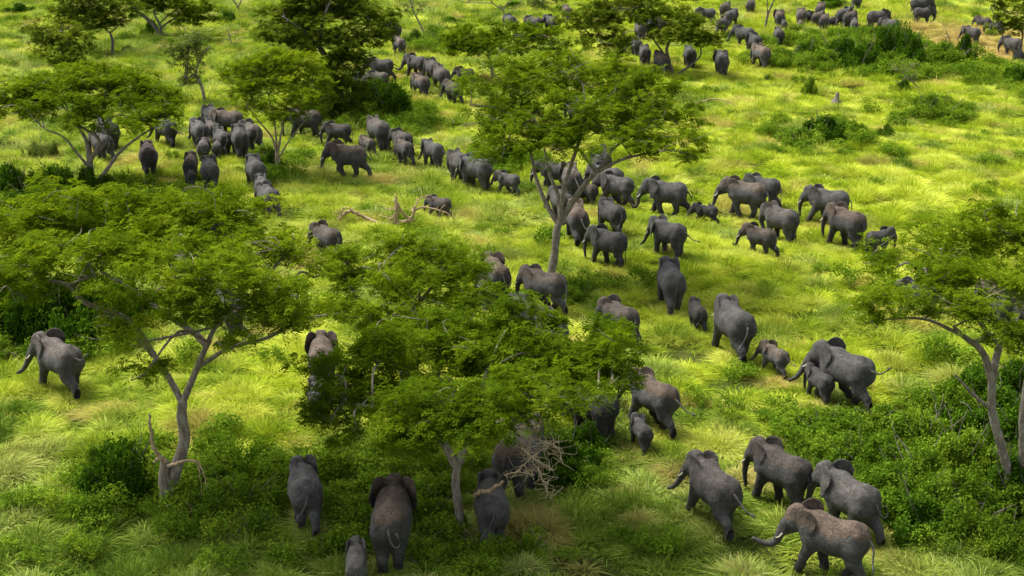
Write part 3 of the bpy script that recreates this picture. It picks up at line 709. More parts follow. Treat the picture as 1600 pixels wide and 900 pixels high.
def tree(name, label, base, limbs, blobs, leaf=ML_TREE, bark=M_BARK, dens=1.0, sub_r=.55, per=300, ln=.17, wd=.055, seed=1, dY0=0, group=None, deadt=0, flat=.35, cat='tree', thick=.36, extra=None, droop=0.0):
    """base px; limbs: [ [(px,py,dY)...], r0, r1 ]; blobs: (px,py,rx px,ry px,dY m) at the tree's own distance"""
    r = np.random.default_rng(seed); B = gnd(*base); Y0 = B[1] + dY0; B[2] = float(zt(B[0], B[1]))
    S = lambda p: onY(p[0], p[1], Y0 + p[2])
    tb = Tubes(); nodes = []
    for (pts, r0, r1) in limbs:
        W = [S(p) for p in pts]
        if abs(pts[0][0] - base[0]) < 14 and abs(pts[0][1] - base[1]) < 10: 
            W[0][2] = float(zt(W[0][0], W[0][1])) - .15
            fl = W[0] + (W[1] - W[0]) * .12; tb.add(spline([W[0], fl, fl + (W[1] - W[0]) * .1], 3), np.linspace(r0 * 1.55, r0 * .98, 7), 9, .07, r)
        c = limb(tb, W, r0, r1, r, 9, .05, 7)
        rr = np.linspace(r0, r1, len(c))
        nodes += [(c[i], rr[i]) for i in range(len(c) // 3, len(c))]
    NP = np.array([n_[0] for n_ in nodes]); NR = np.array([n_[1] for n_ in nodes])
    C = []; RR = []; conn = []
    for (px, py, rx, ry, dY) in blobs:
        c0 = S((px, py, dY)); m = (Y0 + dY) * 1.04 / F; al = math.atan2(H - c0[2], c0[1])
        ax, ay = rx * m, rx * m * .8
        az = max(.35 * ry * m, math.sqrt(max((ry * m) ** 2 - (ay * math.sin(al)) ** 2, .01)) / math.cos(al)) 
        az = min(az, ry * m * 1.05)
        nsub = max(3, int(dens * 3.1 * ax * ay * (1 + .35 * az) / (sub_r / .55) ** 2))
        g = r.normal(0, 1, (nsub * 2, 3)); g /= np.linalg.norm(g, axis=1)[:, None]; g *= (r.uniform(.05, 1, nsub * 2) ** .42)[:, None]
        g = g[g[:, 2] > -.75 + droop][:nsub]
        P = c0 + g * np.array([ax, ay, az]) ; P[:, 2] -= .22 * (g[:, 0] ** 2 + g[:, 1] ** 2) * az
        P += r.normal(0, .15, P.shape)
        if len(NP):   # branch from the limb to the blob and on to its clumps
            dd = np.linalg.norm(NP - c0, axis=1) + .5 * (NP[:, 2] > c0[2]); j = int(np.argmin(dd)); st, sr = NP[j], min(NR[j] * .7, .10)
            mid = (st + c0) / 2 + np.array([0, 0, .12 * dd[j]]) + r.normal(0, .2, 3)
            hub = c0 - np.array([0, 0, az * .45])
            hc = limb(tb, [st, mid, hub], max(sr, .045), .04, r, 6, .04, 4)
            hubs = np.vstack([hc[len(hc) // 2:], [hub]])
            for p in P[::4]:
                conn.append(p)
                h_ = hubs[int(np.argmin(np.linalg.norm(hubs - p, axis=1)))]
                md = (h_ * .45 + p * .55) + r.normal(0, .16, 3); md[2] -= .12
                limb(tb, [h_, md, p - np.array([0, 0, .08])], .032, .010, r, 4, 0, 3)
        C.append(P); RR.append(np.full(len(P), sub_r * 1.1) * r.uniform(.5, 1.3, len(P)))
    if deadt:
        P = np.array(conn); ii = r.choice(len(P), min(deadt, len(P)))
        for q in P[ii]:
            a = r.uniform(0, 6.28); L = r.uniform(.6, 1.4)
            e = q + np.array([math.cos(a) * L, math.sin(a) * L, r.uniform(.1, .6)]); limb(tb, [q - [0, 0, .1], (q + e) / 2 + r.normal(0, .12, 3), e], .025, .006, r, 4, 0, 3)
    C = np.concatenate(C); RR = np.concatenate(RR)
    root = bpy.data.objects.new(name, None); COL.objects.link(root); root.location = B; tag(root, label, cat, group)
    off = np.array(B)
    V, FF = tb.arrays(); link('trunk', mesh_np('trunk', V - off, FF, [bark], smooth=True), root)
    if extra:
        for (pts, r0, r1) in extra:
            t2 = Tubes(); limb(t2, [S(p) for p in pts], r0, r1, r, 6, .06, 6, .02); v2, f2 = t2.arrays(); link('dead_branch', mesh_np('dead_branch', v2 - off, f2, [M_DEAD], smooth=True), root)
    V, Fq, tn = sprays(C, RR, RR * thick / .55, int(per * 1.15), ln * .82, wd * .95, r)
    link('crown', mesh_np('crown', V - off, Fq, [leaf], tint=tn), root)
    TREES[name] = root
    print(name, label[:30], 'clumps', len(C), 'z', round(C[:, 2].min(), 1), round(C[:, 2].max(), 1))
    return root

def bush_mesh(seed, leaf, n=120, per=240, ln=.07, wd=.04, shape=(1, 1, .62), lumps=11):
    """ragged many-lobed shrub about 1 m in radius"""
    r = np.random.default_rng(seed); lob = []
    for i in range(lumps):
        a = r.uniform(0, 6.28); q = r.uniform(.05, .8); lob.append((np.array([math.cos(a) * q, math.sin(a) * q, r.uniform(-.1, .75) * (1.1 - q)]), r.uniform(.16, .42)))
    P = []
    while len(P) < n:
        c, s = lob[r.integers(lumps)]; g = r.normal(0, 1, 3); g /= np.linalg.norm(g); g[2] = abs(g[2]) * 1.1 - .25
        p = c + g * s * r.uniform(.6, 1.25)
        if p[2] > .0: P.append(p)
    P = np.array(P) * np.array(shape)
    V, Fq, tn = leaves(P, r.uniform(.09, .24, n), .15, per, ln, wd, r, .1)
    tb = Tubes()
    for p in P[::2]:
        limb(tb, [np.array([p[0] * .15, p[1] * .15, -.1]), p * .5 + r.normal(0, .05, 3), p], .02, .006, r, 4, 0, 3)
    for k in range(10):
        a = r.uniform(0, 6.28); e = np.array([math.cos(a) * r.uniform(.3, 1.05), math.sin(a) * r.uniform(.3, 1.05), r.uniform(.3, .85)]); limb(tb, [e * .3, e * .7 + r.normal(0, .06, 3), e], .014, .004, r, 4, 0, 3)
    return mesh_np('foliage', V, Fq, [leaf], tint=tn), tb.mesh('stem', [M_BARKD])
# leafy undergrowth that nobody could count: one scatter
def herb(seed, n=16, per=46):
    r = np.random.default_rng(seed); a = r.uniform(0, 6.28, n); q = .42 * np.sqrt(r.uniform(0, 1, n))
    P = np.stack([q * np.cos(a), q * np.sin(a), r.uniform(.06, .42, n) * (1.1 - q)], -1)
    V, Fq, tn = leaves(P, .17, .12, per, .075, .038, r, .3)
    return mesh_np('herb', V, Fq, [ML_BUSH], tint=tn)
def undergrowth():
    zones = [(430, 790, 190, 70, 1), (330, 780, 80, 80, 1), (620, 790, 230, 90, .6), (640, 870, 230, 50, .4), (880, 720, 90, 70, 1), (1330, 700, 120, 80, .9), (1480, 760, 200, 130, 1), (210, 760, 110, 60, .9), (90, 545, 150, 25, .9), (110, 330, 150, 45, .8), (240, 345, 90, 40, .8),
             (590, 190, 90, 40, .8), (430, 275, 50, 25, .8), (1340, 95, 190, 35, .7), (1270, 220, 90, 28, .5), (1460, 180, 60, 22, .5), (790, 255, 60, 25, .7), (670, 75, 60, 18, .6), (900, 470, 90, 35, .3), (50, 840, 160, 70, .25), (1050, 860, 180, 50, .2), (960, 690, 90, 40, .5), (1570, 130, 60, 30, .6)]
    P = []
    for (px, py, rx, ry, am) in zones:
        c = gnd(px, py); y0, y1 = gnd(px, py + ry)[1], gnd(px, py - ry)[1]; m = c[1] * 1.06 / F; X = rx * m; k = int(am * 1.7 * math.pi * X * (y1 - y0) / 2 * min(1, (60 / c[1]) ** .7))
        a = rng.uniform(0, 6.28, k); q = rng.uniform(0, 1, k) ** .62
        P.append(np.stack([c[0] + X * q * np.cos(a), (y0 + y1) / 2 + (y1 - y0) / 2 * q * np.sin(a), np.full(k, max(1, (c[1] / 60) ** .35))], -1))
    k = 500; y = rng.uniform(36, 200, k); P.append(np.stack([rng.uniform(-1, 1, k) * (y * .38 + 10), y, np.full(k, 1.1)], -1))
    P = np.concatenate(P); x, y, s = P.T; keep = (rng.uniform(0, 1, len(x)) < .35 + .9 * vnoise(x, y, 1.7, 33)) & (herd_mask(x, y, 1.0, 2.2) < .25); x, y, s = x[keep], y[keep], s[keep]; k = len(x)
    me = bpy.data.meshes.new('undergrowth'); me.vertices.add(k); me.vertices.foreach_set('co', np.stack([x, y, zt(x, y)], -1).astype(np.float32).ravel())
    typ = rng.integers(0, 3, k).astype(float); sc_ = s * rng.uniform(.8, 1.9, k)
    for nm, v in (('ang', rng.uniform(-3, 3, k)), ('typ', typ), ('sxy', sc_), ('sz', sc_ * rng.uniform(.8, 1.7, k))):
        at = me.attributes.new(nm, 'FLOAT', 'POINT'); at.data.foreach_set('value', np.ascontiguousarray(v, dtype=np.float32))
    me.materials.append(ML_BUSH); o = link('undergrowth', me); tag(o, kind='stuff'); scatter(o, [herb(1), herb(2), herb(3)])
    print('herbs', k)
undergrowth()
# ------------------------------------------------------------------ trees
tree('umbrella_tree', 'broad flat crowned tree with forked pale trunk at lower left', (262, 792), [
    ([(262, 792, 0), (272, 745, 0), (288, 690, 0), (284, 650, 0), (285, 625, 0)], .25, .17),
    ([(285, 630, 0), (262, 587, .3), (240, 555, .6), (215, 530, 1)], .13, .08),
    ([(285, 630, 0), (308, 575, 0), (323, 540, -.2), (345, 500, -.5), (400, 475, -1), (450, 452, -1)], .13, .045),
    ([(323, 540, 0), (300, 517, .3), (257, 490, 1), (207, 453, 1.5), (160, 425, 2)], .14, .06),
    ([(240, 555, .6), (200, 500, 0), (133, 473, -.5), (100, 443, -1), (40, 440, -1)], .13, .05),
    ([(315, 570, 0), (360, 543, -1), (417, 528, -1.5), (470, 500, -2), (510, 492, -2)], .09, .03),
    ([(345, 500, 0), (335, 455, 1.5), (330, 400, 3)], .12, .05), ([(400, 475, -1), (420, 430, 0), (460, 380, 1)], .08, .04),
    ([(262, 792, 0), (257, 750, -.1), (258, 722, -.15)], .24, .18)],
    [(30, 365, 80, 55, 1), (120, 345, 105, 50, 2.5), (225, 345, 110, 50, 3.5), (330, 355, 105, 55, 3), (425, 375, 70, 45, 1.5), (490, 420, 40, 32, 0),
     (50, 420, 85, 38, -1.5), (150, 420, 100, 40, -1), (250, 430, 100, 50, -2), (350, 440, 90, 45, -2), (430, 450, 80, 45, -2.5), (235, 520, 50, 30, -2.5),
     (225, 575, 42, 25, -3), (410, 500, 60, 28, -3), (180, 490, 45, 25, -2), (350, 520, 40, 22, -3), (-40, 390, 60, 50, 0), (60, 388, 70, 26, 0), (175, 385, 85, 26, .5), (290, 392, 80, 26, .3), (390, 400, 60, 24, 0), (60, 325, 80, 32, 3), (180, 315, 100, 28, 5), (300, 320, 90, 28, 5), (380, 335, 55, 26, 3), (20, 450, 60, 25, -2), (300, 480, 70, 28, -3), (450, 480, 60, 30, -2)],
    dens=1.12, per=520, seed=11, deadt=110, extra=[([(258, 722, -.15), (240, 700, -.3), (236, 672, -.3), (233, 648, -.4)], .10, .035),
    ([(262, 728, -.3), (282, 722, -.6), (305, 720, -.8), (317, 735, -.9), (322, 765, -.9)], .07, .015), ([(305, 720, -.8), (313, 745, -.8), (315, 775, -.8)], .03, .01), ([(258, 722, -.2), (247, 716, -.4), (240, 722, -.4)], .08, .04)])
tree('umbrella_tree', 'full green spreading tree with single short trunk in the lower middle', (722, 835), [
    ([(722, 835, 0), (716, 790, 0), (712, 755, 0), (714, 730, 0)], .17, .14), ([(714, 730, 0), (698, 700, 0), (660, 660, 0), (600, 640, 0), (540, 630, 0)], .14, .05),
    ([(714, 730, 0), (730, 690, 0), (745, 640, 1), (760, 580, 1.5)], .14, .06), ([(730, 690, 0), (800, 650, -.5), (840, 635, -.5), (900, 630, -1), (935, 622, -1)], .13, .05),
    ([(714, 730, 0), (690, 680, 1), (680, 620, 2), (690, 560, 3)], .16, .06)],
    [(760, 545, 110, 50, 3), (660, 580, 95, 50, 2.5), (860, 560, 105, 50, 2), (950, 560, 72, 42, 1), (570, 610, 75, 45, 1), (700, 630, 100, 50, -1),
     (810, 610, 100, 42, -1), (630, 660, 90, 42, -2), (730, 685, 85, 36, -3), (540, 640, 45, 30, 0), (900, 610, 60, 30, -2), (800, 500, 70, 32, 4), (650, 700, 45, 20, -3), (600, 545, 80, 35, 1.5), (520, 590, 60, 35, 1), (690, 520, 90, 40, 3.5), (830, 520, 90, 38, 3.5), (920, 530, 70, 35, 2.5), (980, 590, 40, 25, 0), (930, 590, 55, 26, .5), (770, 650, 90, 30, -2), (560, 670, 50, 25, -1), (505, 615, 46, 34, 0), (525, 575, 45, 28, 1), (515, 655, 40, 22, -.5)],
    dens=1.3, per=520, seed=12, deadt=40, extra=[([(742, 775, -.2), (752, 768, -.6), (768, 766, -.9), (785, 752, -1.2)], .09, .05)])
tree('umbrella_tree', 'bushy bright crown standing right behind the lower middle tree', (640, 690), [
    ([(640, 690, 0), (635, 600, 0), (618, 530, 0)], .26, .17), ([(618, 530, 0), (590, 500, 0), (560, 470, 0)], .13, .05), ([(618, 530, 0), (650, 480, 1), (690, 430, 2)], .14, .05), ([(618, 530, 0), (600, 460, 1), (600, 410, 2)], .12, .05)],
    [(600, 408, 62, 36, 3), (690, 405, 72, 36, 3), (560, 430, 50, 36, 1), (650, 450, 90, 45, 0), (720, 440, 55, 35, 1), (580, 490, 70, 40, -1.5), (660, 500, 70, 32, -2), (540, 470, 50, 40, 0), (545, 415, 36, 28, 1), (520, 402, 38, 24, 1), (640, 385, 60, 20, 3), (725, 402, 38, 26, 2), (600, 540, 60, 30, -2), (740, 480, 40, 30, 0)],
    dens=1.3, per=520, seed=13, deadt=20)
tree('umbrella_tree', 'tall wide tree with pale many-forked trunk near the centre of the plain', (858, 441), [
    ([(858, 441, 0), (866, 400, 0), (870, 360, 0), (876, 345, 0)], .24, .18), ([(873, 352, 0), (852, 315, .5), (838, 280, 1), (832, 250, 1), (825, 215, 1)], .15, .06),
    ([(876, 345, 0), (872, 305, .5), (858, 270, 1.2), (850, 230, 2)], .15, .06), ([(876, 345, 0), (880, 300, -.5), (890, 265, 0), (905, 220, .5), (915, 180, 1)], .16, .06),
    ([(876, 345, 0), (905, 300, -.5), (925, 275, -1), (945, 255, -1), (960, 230, -1), (1000, 205, -.5), (1020, 188, 0)], .17, .05),
    ([(935, 268, -1), (970, 250, -1.5), (1010, 240, -2), (1050, 235, -2), (1090, 246, -2)], .10, .03), ([(900, 200, 0), (925, 165, 0), (960, 145, 1)], .08, .04)],
    [(800, 130, 90, 42, 3), (890, 105, 75, 38, 4), (960, 130, 90, 42, 2.5), (760, 170, 60, 45, 1), (840, 180, 90, 42, 0), (930, 190, 90, 42, -.5), (1020, 150, 75, 42, 1), (1060, 180, 50, 32, 0),
     (790, 215, 70, 32, -2), (870, 225, 70, 26, -2.5), (960, 220, 60, 22, -3), (1040, 225, 65, 22, -2.5), (1085, 240, 32, 14, -2), (735, 150, 32, 30, 0), (1000, 180, 60, 30, -1)],
    dens=1.15, per=300, ln=.20, wd=.065, seed=14, deadt=70, extra=[([(1085, 160, 0), (1115, 155, 0), (1140, 160, 0), (1150, 168, 0)], .04, .01)])
tree('umbrella_tree', 'spreading dark tree with twin thin trunks at the right edge', (1578, 797), [
    ([(1578, 797, 0), (1575, 740, 0), (1562, 690, 0), (1550, 640, 0), (1550, 590, 0)], .18, .14), ([(1550, 595, 0), (1535, 550, 0), (1505, 525, -.3), (1490, 510, -.5)], .15, .06),
    ([(1550, 595, 0), (1562, 540, .5), (1590, 490, 1), (1600, 440, 1.5)], .15, .07), ([(1590, 797, .1), (1597, 730, 0), (1598, 650, 0), (1606, 590, .5), (1625, 520, 1)], .16, .10),
    ([(1550, 640, 0), (1530, 625, -.3), (1505, 600, -.5), (1492, 585, -.6)], .09, .03), ([(1505, 525, -.3), (1450, 500, -1), (1400, 498, -1.5), (1350, 505, -1.5)], .07, .02), ([(1562, 540, .5), (1500, 470, 1), (1440, 430, 1)], .09, .04), ([(1625, 520, 1), (1660, 450, 2)], .12, .05)],
    [(1560, 360, 85, 42, 3), (1470, 375, 80, 36, 2.5), (1630, 370, 70, 45, 2), (1400, 410, 52, 24, 1), (1450, 425, 75, 28, 0), (1540, 430, 80, 36, 0), (1620, 440, 70, 45, -1), (1410, 470, 62, 20, -1.5),
     (1490, 485, 70, 22, -2), (1560, 500, 55, 26, -2.5), (1375, 492, 42, 12, -1.5), (1630, 510, 50, 30, -2), (1700, 430, 60, 50, 0), (1590, 545, 40, 18, -2)],
    dens=1.35, per=520, seed=15, deadt=55)
tree('umbrella_tree', 'flat topped tree with fanning bare limbs at the middle left edge', (143, 303), [
    ([(143, 303, 0), (141, 270, 0), (140, 250, 0)], .28, .2), ([(141, 262, 0), (125, 245, -.5), (100, 215, -1), (70, 202, -1.5)], .12, .04), ([(140, 255, 0), (135, 220, 0), (120, 195, .5)], .18, .08),
    ([(140, 255, 0), (155, 220, 0), (130, 200, .5), (110, 190, 1)], .15, .07), ([(143, 290, 0), (160, 275, 0), (185, 240, 0), (215, 215, 0), (240, 200, 0)], .17, .05), ([(150, 240, 0), (170, 215, .5), (160, 185, 1)], .10, .05)],
    [(60, 145, 62, 26, 2), (140, 125, 75, 24, 4), (205, 140, 62, 24, 3), (40, 165, 45, 22, 0), (110, 165, 70, 22, 0), (190, 170, 65, 22, 0), (245, 165, 42, 22, 1), (220, 188, 50, 14, -2), (135, 195, 40, 10, -1), (170, 115, 80, 18, 4), (90, 130, 60, 20, 3), (265, 175, 30, 18, 0), (20, 150, 45, 24, 1), (240, 150, 50, 20, 2), (-10, 160, 35, 25, 0)],
    dens=1.15, per=260, ln=.22, wd=.07, seed=16, deadt=30)
tree('slender_tree', 'slender tree with three thin ochre stems among the left herd', (435, 281), [
    ([(435, 281, 0), (434, 255, 0), (433, 240, 0)], .22, .15), ([(433, 245, 0), (425, 215, 0), (405, 190, 0), (385, 165, 0)], .09, .03), ([(433, 245, 0), (440, 205, 0), (448, 165, .5)], .10, .04), ([(433, 245, 0), (430, 200, .5), (420, 150, 1)], .09, .04), ([(434, 250, 0), (455, 215, 0), (480, 185, 0)], .07, .03)],
    [(430, 100, 68, 22, 2), (380, 120, 44, 28, 1), (478, 120, 42, 28, 1), (430, 135, 60, 26, 0), (385, 158, 38, 20, -1), (470, 155, 44, 20, -1), (440, 178, 38, 14, -1), (400, 100, 44, 18, 1.5), (460, 95, 44, 18, 1.5)],
    dens=1.9, per=200, ln=.20, wd=.065, seed=17, bark=M_BARKY, deadt=15)
tree('vine_tree', 'dark tree whose trunk is smothered in hanging vines', (535, 193), [
    ([(535, 193, 0), (530, 150, 0), (520, 110, 0), (500, 75, 0)], .38, .22), ([(520, 110, 0), (545, 70, 0), (580, 35, 0)], .18, .06), ([(500, 75, 0), (470, 45, 0), (440, 25, 0)], .15, .05), ([(500, 75, 0), (505, 30, 0), (520, -5, 0)], .14, .06)],
    [(450, 20, 48, 22, 2), (510, 5, 60, 24, 3), (570, 20, 48, 20, 2), (600, 40, 30, 14, 1), (440, 50, 42, 18, 0), (500, 50, 50, 26, 0), (545, 65, 32, 26, 0), (530, 110, 32, 34, -1), (525, 155, 30, 34, -1), (545, 180, 30, 18, -1.5), (535, 90, 34, 26, -1), (515, 125, 26, 30, -1.2), (545, 140, 30, 34, -1.6), (520, 180, 28, 20, -1.8), (530, 130, 24, 40, -2), (480, 70, 34, 18, -1), (560, 100, 22, 26, -1), (585, 55, 30, 18, 0), (500, -20, 60, 25, 2)],
    leaf=ML_DARK, dens=1.8, per=260, ln=.24, wd=.09, seed=18, bark=M_BARKD, flat=.2)
tree('umbrella_tree', 'thick bushy crown behind the central tree reaching the top of the scene', (1040, 118), [
    ([(1052, 118, 0), (1045, 95, 0), (1042, 75, 0), (1052, 55, 0)], .20, .12), ([(1052, 114, 0), (1075, 105, 0), (1095, 85, 0), (1090, 60, 0)], .13, .05), ([(1045, 95, 0), (1020, 60, 0), (1000, 30, 1)], .12, .05)],
    [(925, 25, 55, 26, 2), (985, 10, 65, 26, 3), (1050, 25, 55, 24, 1), (950, 60, 45, 22, -1), (1090, 45, 42, 18, -1), (1060, 55, 52, 14, -1), (960, 85, 26, 12, -2), (1100, 62, 28, 12, -1)],
    leaf=ML_DARK, dens=1.25, per=220, ln=.26, wd=.09, seed=19, bark=M_BARKD)
tree('umbrella_tree', 'low spreading tree directly behind the left half of the central crown', (772, 132), [
    ([(772, 132, 0), (768, 105, 0), (762, 85, 0)], .2, .12), ([(762, 88, 0), (740, 70, 0), (720, 60, 0)], .08, .03), ([(762, 88, 0), (800, 68, 0), (830, 60, 0)], .08, .03)],
    [(740, 55, 48, 20, 1), (800, 50, 50, 20, 2), (770, 72, 55, 16, -1), (850, 60, 40, 20, 0), (720, 72, 28, 12, 0), (870, 75, 30, 16, -1)], dens=1.2, per=220, ln=.26, wd=.09, seed=20)
tree('leaning_tree', 'tree with two leaning dark trunks at the top left', (252, 62), [
    ([(252, 62, 0), (244, 45, 0), (225, 25, 0), (205, 12, 0)], .30, .14), ([(256, 60, 0), (250, 40, .2), (240, 20, .3)], .18, .10)],
    [(300, 15, 36, 20, 0), (260, 5, 40, 16, 2), (220, 5, 30, 14, 1), (290, 30, 26, 12, -1), (320, 22, 18, 14, 0), (250, -20, 60, 20, 2)], dens=1.3, per=200, ln=.28, wd=.09, seed=21, bark=M_BARKD)
tree('umbrella_tree', 'small trunked tree with tilted dark crown at the top left corner', (174, 84), [
    ([(174, 84, 0), (176, 66, 0), (172, 50, 0)], .18, .12), ([(172, 52, 0), (160, 42, 0), (140, 30, 0)], .08, .04), ([(172, 52, 0), (186, 38, 0), (195, 20, 0)], .08, .04)],
    [(120, 15, 46, 18, 1), (165, 20, 40, 20, 0), (100, 30, 25, 12, 0), (195, 10, 28, 18, 0), (150, 38, 32, 10, -1), (140, -10, 60, 20, 1)], leaf=ML_DARK, dens=1.3, per=200, ln=.28, wd=.09, seed=22, bark=M_BARKD)
tree('round_tree', 'grey-green rounded tree in front of the top left corner trees', (100, 108), [
    ([(100, 108, 0), (98, 85, 0), (96, 65, 0)], .2, .1)],
    [(95, 50, 42, 20, 1), (70, 60, 26, 18, 0), (120, 66, 28, 22, 0), (95, 78, 38, 20, -1), (50, 35, 22, 14, 0), (105, 92, 30, 12, -1)], leaf=ML_DARK, dens=1.5, per=130, ln=.3, wd=.10, seed=23, bark=M_BARKD, flat=.2)
tree('sparse_tree', 'thin half bare tree with broken pale trunk at upper left', (322, 161), [
    ([(322, 161, 0), (315, 135, 0), (306, 115, 0), (312, 95, 0)], .16, .08), ([(312, 98, 0), (318, 82, 0), (329, 73, 0)], .08, .05), ([(288, 132, 0), (292, 105, 0), (294, 80, 0), (300, 60, 0)], .13, .05), ([(306, 115, 0), (295, 100, 0), (285, 85, 0)], .05, .02)],
    [(290, 60, 30, 16, 0), (270, 75, 20, 14, 0), (305, 90, 24, 20, 0), (285, 100, 18, 16, 0), (300, 125, 22, 12, 0), (280, 80, 26, 22, 0), (300, 75, 30, 16, 0), (290, 115, 20, 18, 0)], leaf=ML_PALE, dens=1.5, per=130, ln=.26, wd=.08, seed=24, deadt=12)
tree('sparse_tree', 'thin pale trunk leaning left with light crown above the vine tree', (665, 56), [
    ([(665, 56, 0), (655, 35, 0), (645, 15, 0), (640, -5, 0)], .12, .06), ([(650, 25, 0), (658, 5, 0)], .05, .03)],
    [(645, 5, 20, 12, 0), (630, 15, 16, 8, 0), (660, 12, 10, 8, 0)], leaf=ML_PALE, dens=.9, per=80, ln=.3, wd=.1, seed=25)
tree('bare_tree', 'small leafless tree on the slope at upper left', (364, 75), [
    ([(364, 75, 0), (362, 68, 0), (358, 55, 0), (356, 45, 0)], .08, .04), ([(362, 68, 0), (375, 60, 0), (386, 60, 0)], .05, .02), ([(360, 62, 0), (350, 62, 0), (344, 66, 0)], .04, .02), ([(362, 66, 0), (370, 52, 0), (374, 44, 0)], .04, .02)],
    [(360, 55, 16, 7, 0)], leaf=ML_PALE, dens=.3, per=25, ln=.2, wd=.06, seed=26, deadt=10, bark=M_BARKD)
tree('bare_tree', 'bare forked tree at the top edge left of the vine tree', (374, 25), [
    ([(374, 25, 0), (372, 12, 0), (364, 0, 0), (358, -10, 0)], .12, .06), ([(372, 12, 0), (377, 0, 0), (378, -12, 0)], .09, .05)],
    [(365, -18, 22, 8, 0)], leaf=ML_PALE, dens=.6, per=50, ln=.3, wd=.1, seed=27, bark=M_BARKD)
tree('bare_tree', 'leafless arching branches at the top edge above the middle herd', (790, 28), [
    ([(790, 28, 0), (785, 15, 0), (770, 5, 0), (765, -8, 0)], .12, .06), ([(785, 15, 0), (798, 0, 0)], .06, .04), ([(770, 5, 0), (748, 4, 0), (728, 4, 0), (712, 0, 0), (700, 5, 0), (692, 20, 0)], .05, .02), ([(790, 26, 0), (806, 12, 0), (815, 0, 0)], .06, .03)],
    [(790, -5, 20, 8, 0), (730, 0, 22, 6, 0)], leaf=ML_PALE, dens=.5, per=60, ln=.26, wd=.08, seed=28, deadt=20, bark=M_BARKD)
tree('slim_tree', 'slim forked grey trunk standing alone near the top right herd', (1195, 51), [
    ([(1195, 51, 0), (1199, 25, 0), (1205, 10, 0), (1213, -8, 0)], .15, .07), ([(1199, 25, 0), (1199, 5, 0), (1198, -12, 0)], .07, .04)],
    [(1208, -22, 24, 10, 0)], leaf=ML_DARK, dens=.8, per=80, ln=.3, wd=.1, seed=29, bark=M_BARKD)
tree('umbrella_tree', 'dark crowned tree with bent limbs at the top right corner', (1592, 100), [
    ([(1592, 100, 0), (1594, 82, 0), (1592, 74, 0)], .2, .14), ([(1592, 86, 0), (1578, 76, 0), (1568, 66, 0), (1566, 48, 0)], .14, .06), ([(1592, 74, 0), (1598, 55, 0), (1590, 40, 0)], .12, .06), ([(1566, 48, 0), (1556, 30, 0), (1548, 10, 0)], .07, .03)],
    [(1580, 12, 36, 20, 1), (1570, 35, 28, 12, 0), (1610, 20, 34, 26, 0), (1555, 5, 18, 9, 0), (1600, 48, 24, 10, -1)], leaf=ML_DARK, dens=1.3, per=130, ln=.32, wd=.12, seed=30, bark=M_BARKD)
tree('sparse_tree', 'feathery sapling stooping over the grass below the long thicket', (1440, 142), [
    ([(1440, 142, 0), (1428, 130, 0), (1412, 115, 0), (1398, 104, 0)], .08, .03), ([(1428, 130, 0), (1430, 115, 0), (1425, 102, 0)], .04, .02)],
    [(1420, 105, 22, 9, 0), (1398, 106, 16, 6, 0), (1430, 120, 16, 10, 0), (1403, 133, 12, 10, 0)], leaf=ML_PALE, dens=1.0, per=90, ln=.24, wd=.07, seed=31)
tree('umbrella_tree', 'leafy tree poking in at the top edge behind the far herd', (905, 22), [
    ([(850, 20, 0), (848, 5, 0), (850, -10, 0)], .12, .06)], [(830, 8, 26, 10, 0), (855, 0, 30, 10, 0), (810, 12, 14, 6, 0), (855, -15, 40, 12, 0)], leaf=ML_PALE, dens=1.0, per=90, ln=.3, wd=.1, seed=32, bark=M_BARKD)

# ------------------------------------------------------------------ shrubs, each its own thing
BP = {'g': [bush_mesh(s, ML_BUSH, 130, 240) for s in (1, 2, 3)], 'd': [bush_mesh(s, ML_BUSHD, 130, 240) for s in (4, 5, 6)], 'l': [bush_mesh(s, ML_BUSH, 80, 150, .07, .035) for s in (7, 8)], 'p': [bush_mesh(9, ML_PALE, 90, 160, .08, .03)]}
BI = [0]
def shrub(px, py, rpx, hm, kind, label, group=None, ry=None, n_='shrub'):
    """centre px of its foot, half width px, height m"""
    p = gnd(px, py); p[2] = float(zt(p[0], p[1])) - .05; m = p[1] * 1.06 / F; rx = rpx * m; BI[0] += 1
    fo, st = BP[kind][BI[0] % len(BP[kind])]
    o = bpy.data.objects.new(n_, None); COL.objects.link(o); o.location = p; o.rotation_euler = (0, 0, (BI[0] * 2.4) % 6.28)
    if rx / (ry or rx) > 1.6 or rx / (ry or rx) < .6: o.rotation_euler = (0, 0, (BI[0] * .37) % .6 - .3 + (3.14 if BI[0] % 2 else 0))
    o.scale = (rx, ry or rx, hm / .62)
    link('foliage', fo, o); link('stem', st, o); tag(o, label, 'shrub', group)
    return o
G1 = 'shrubs of the big thicket at lower right'
TH_ = 'leafy green shrub in the big thicket around the right edge tree'
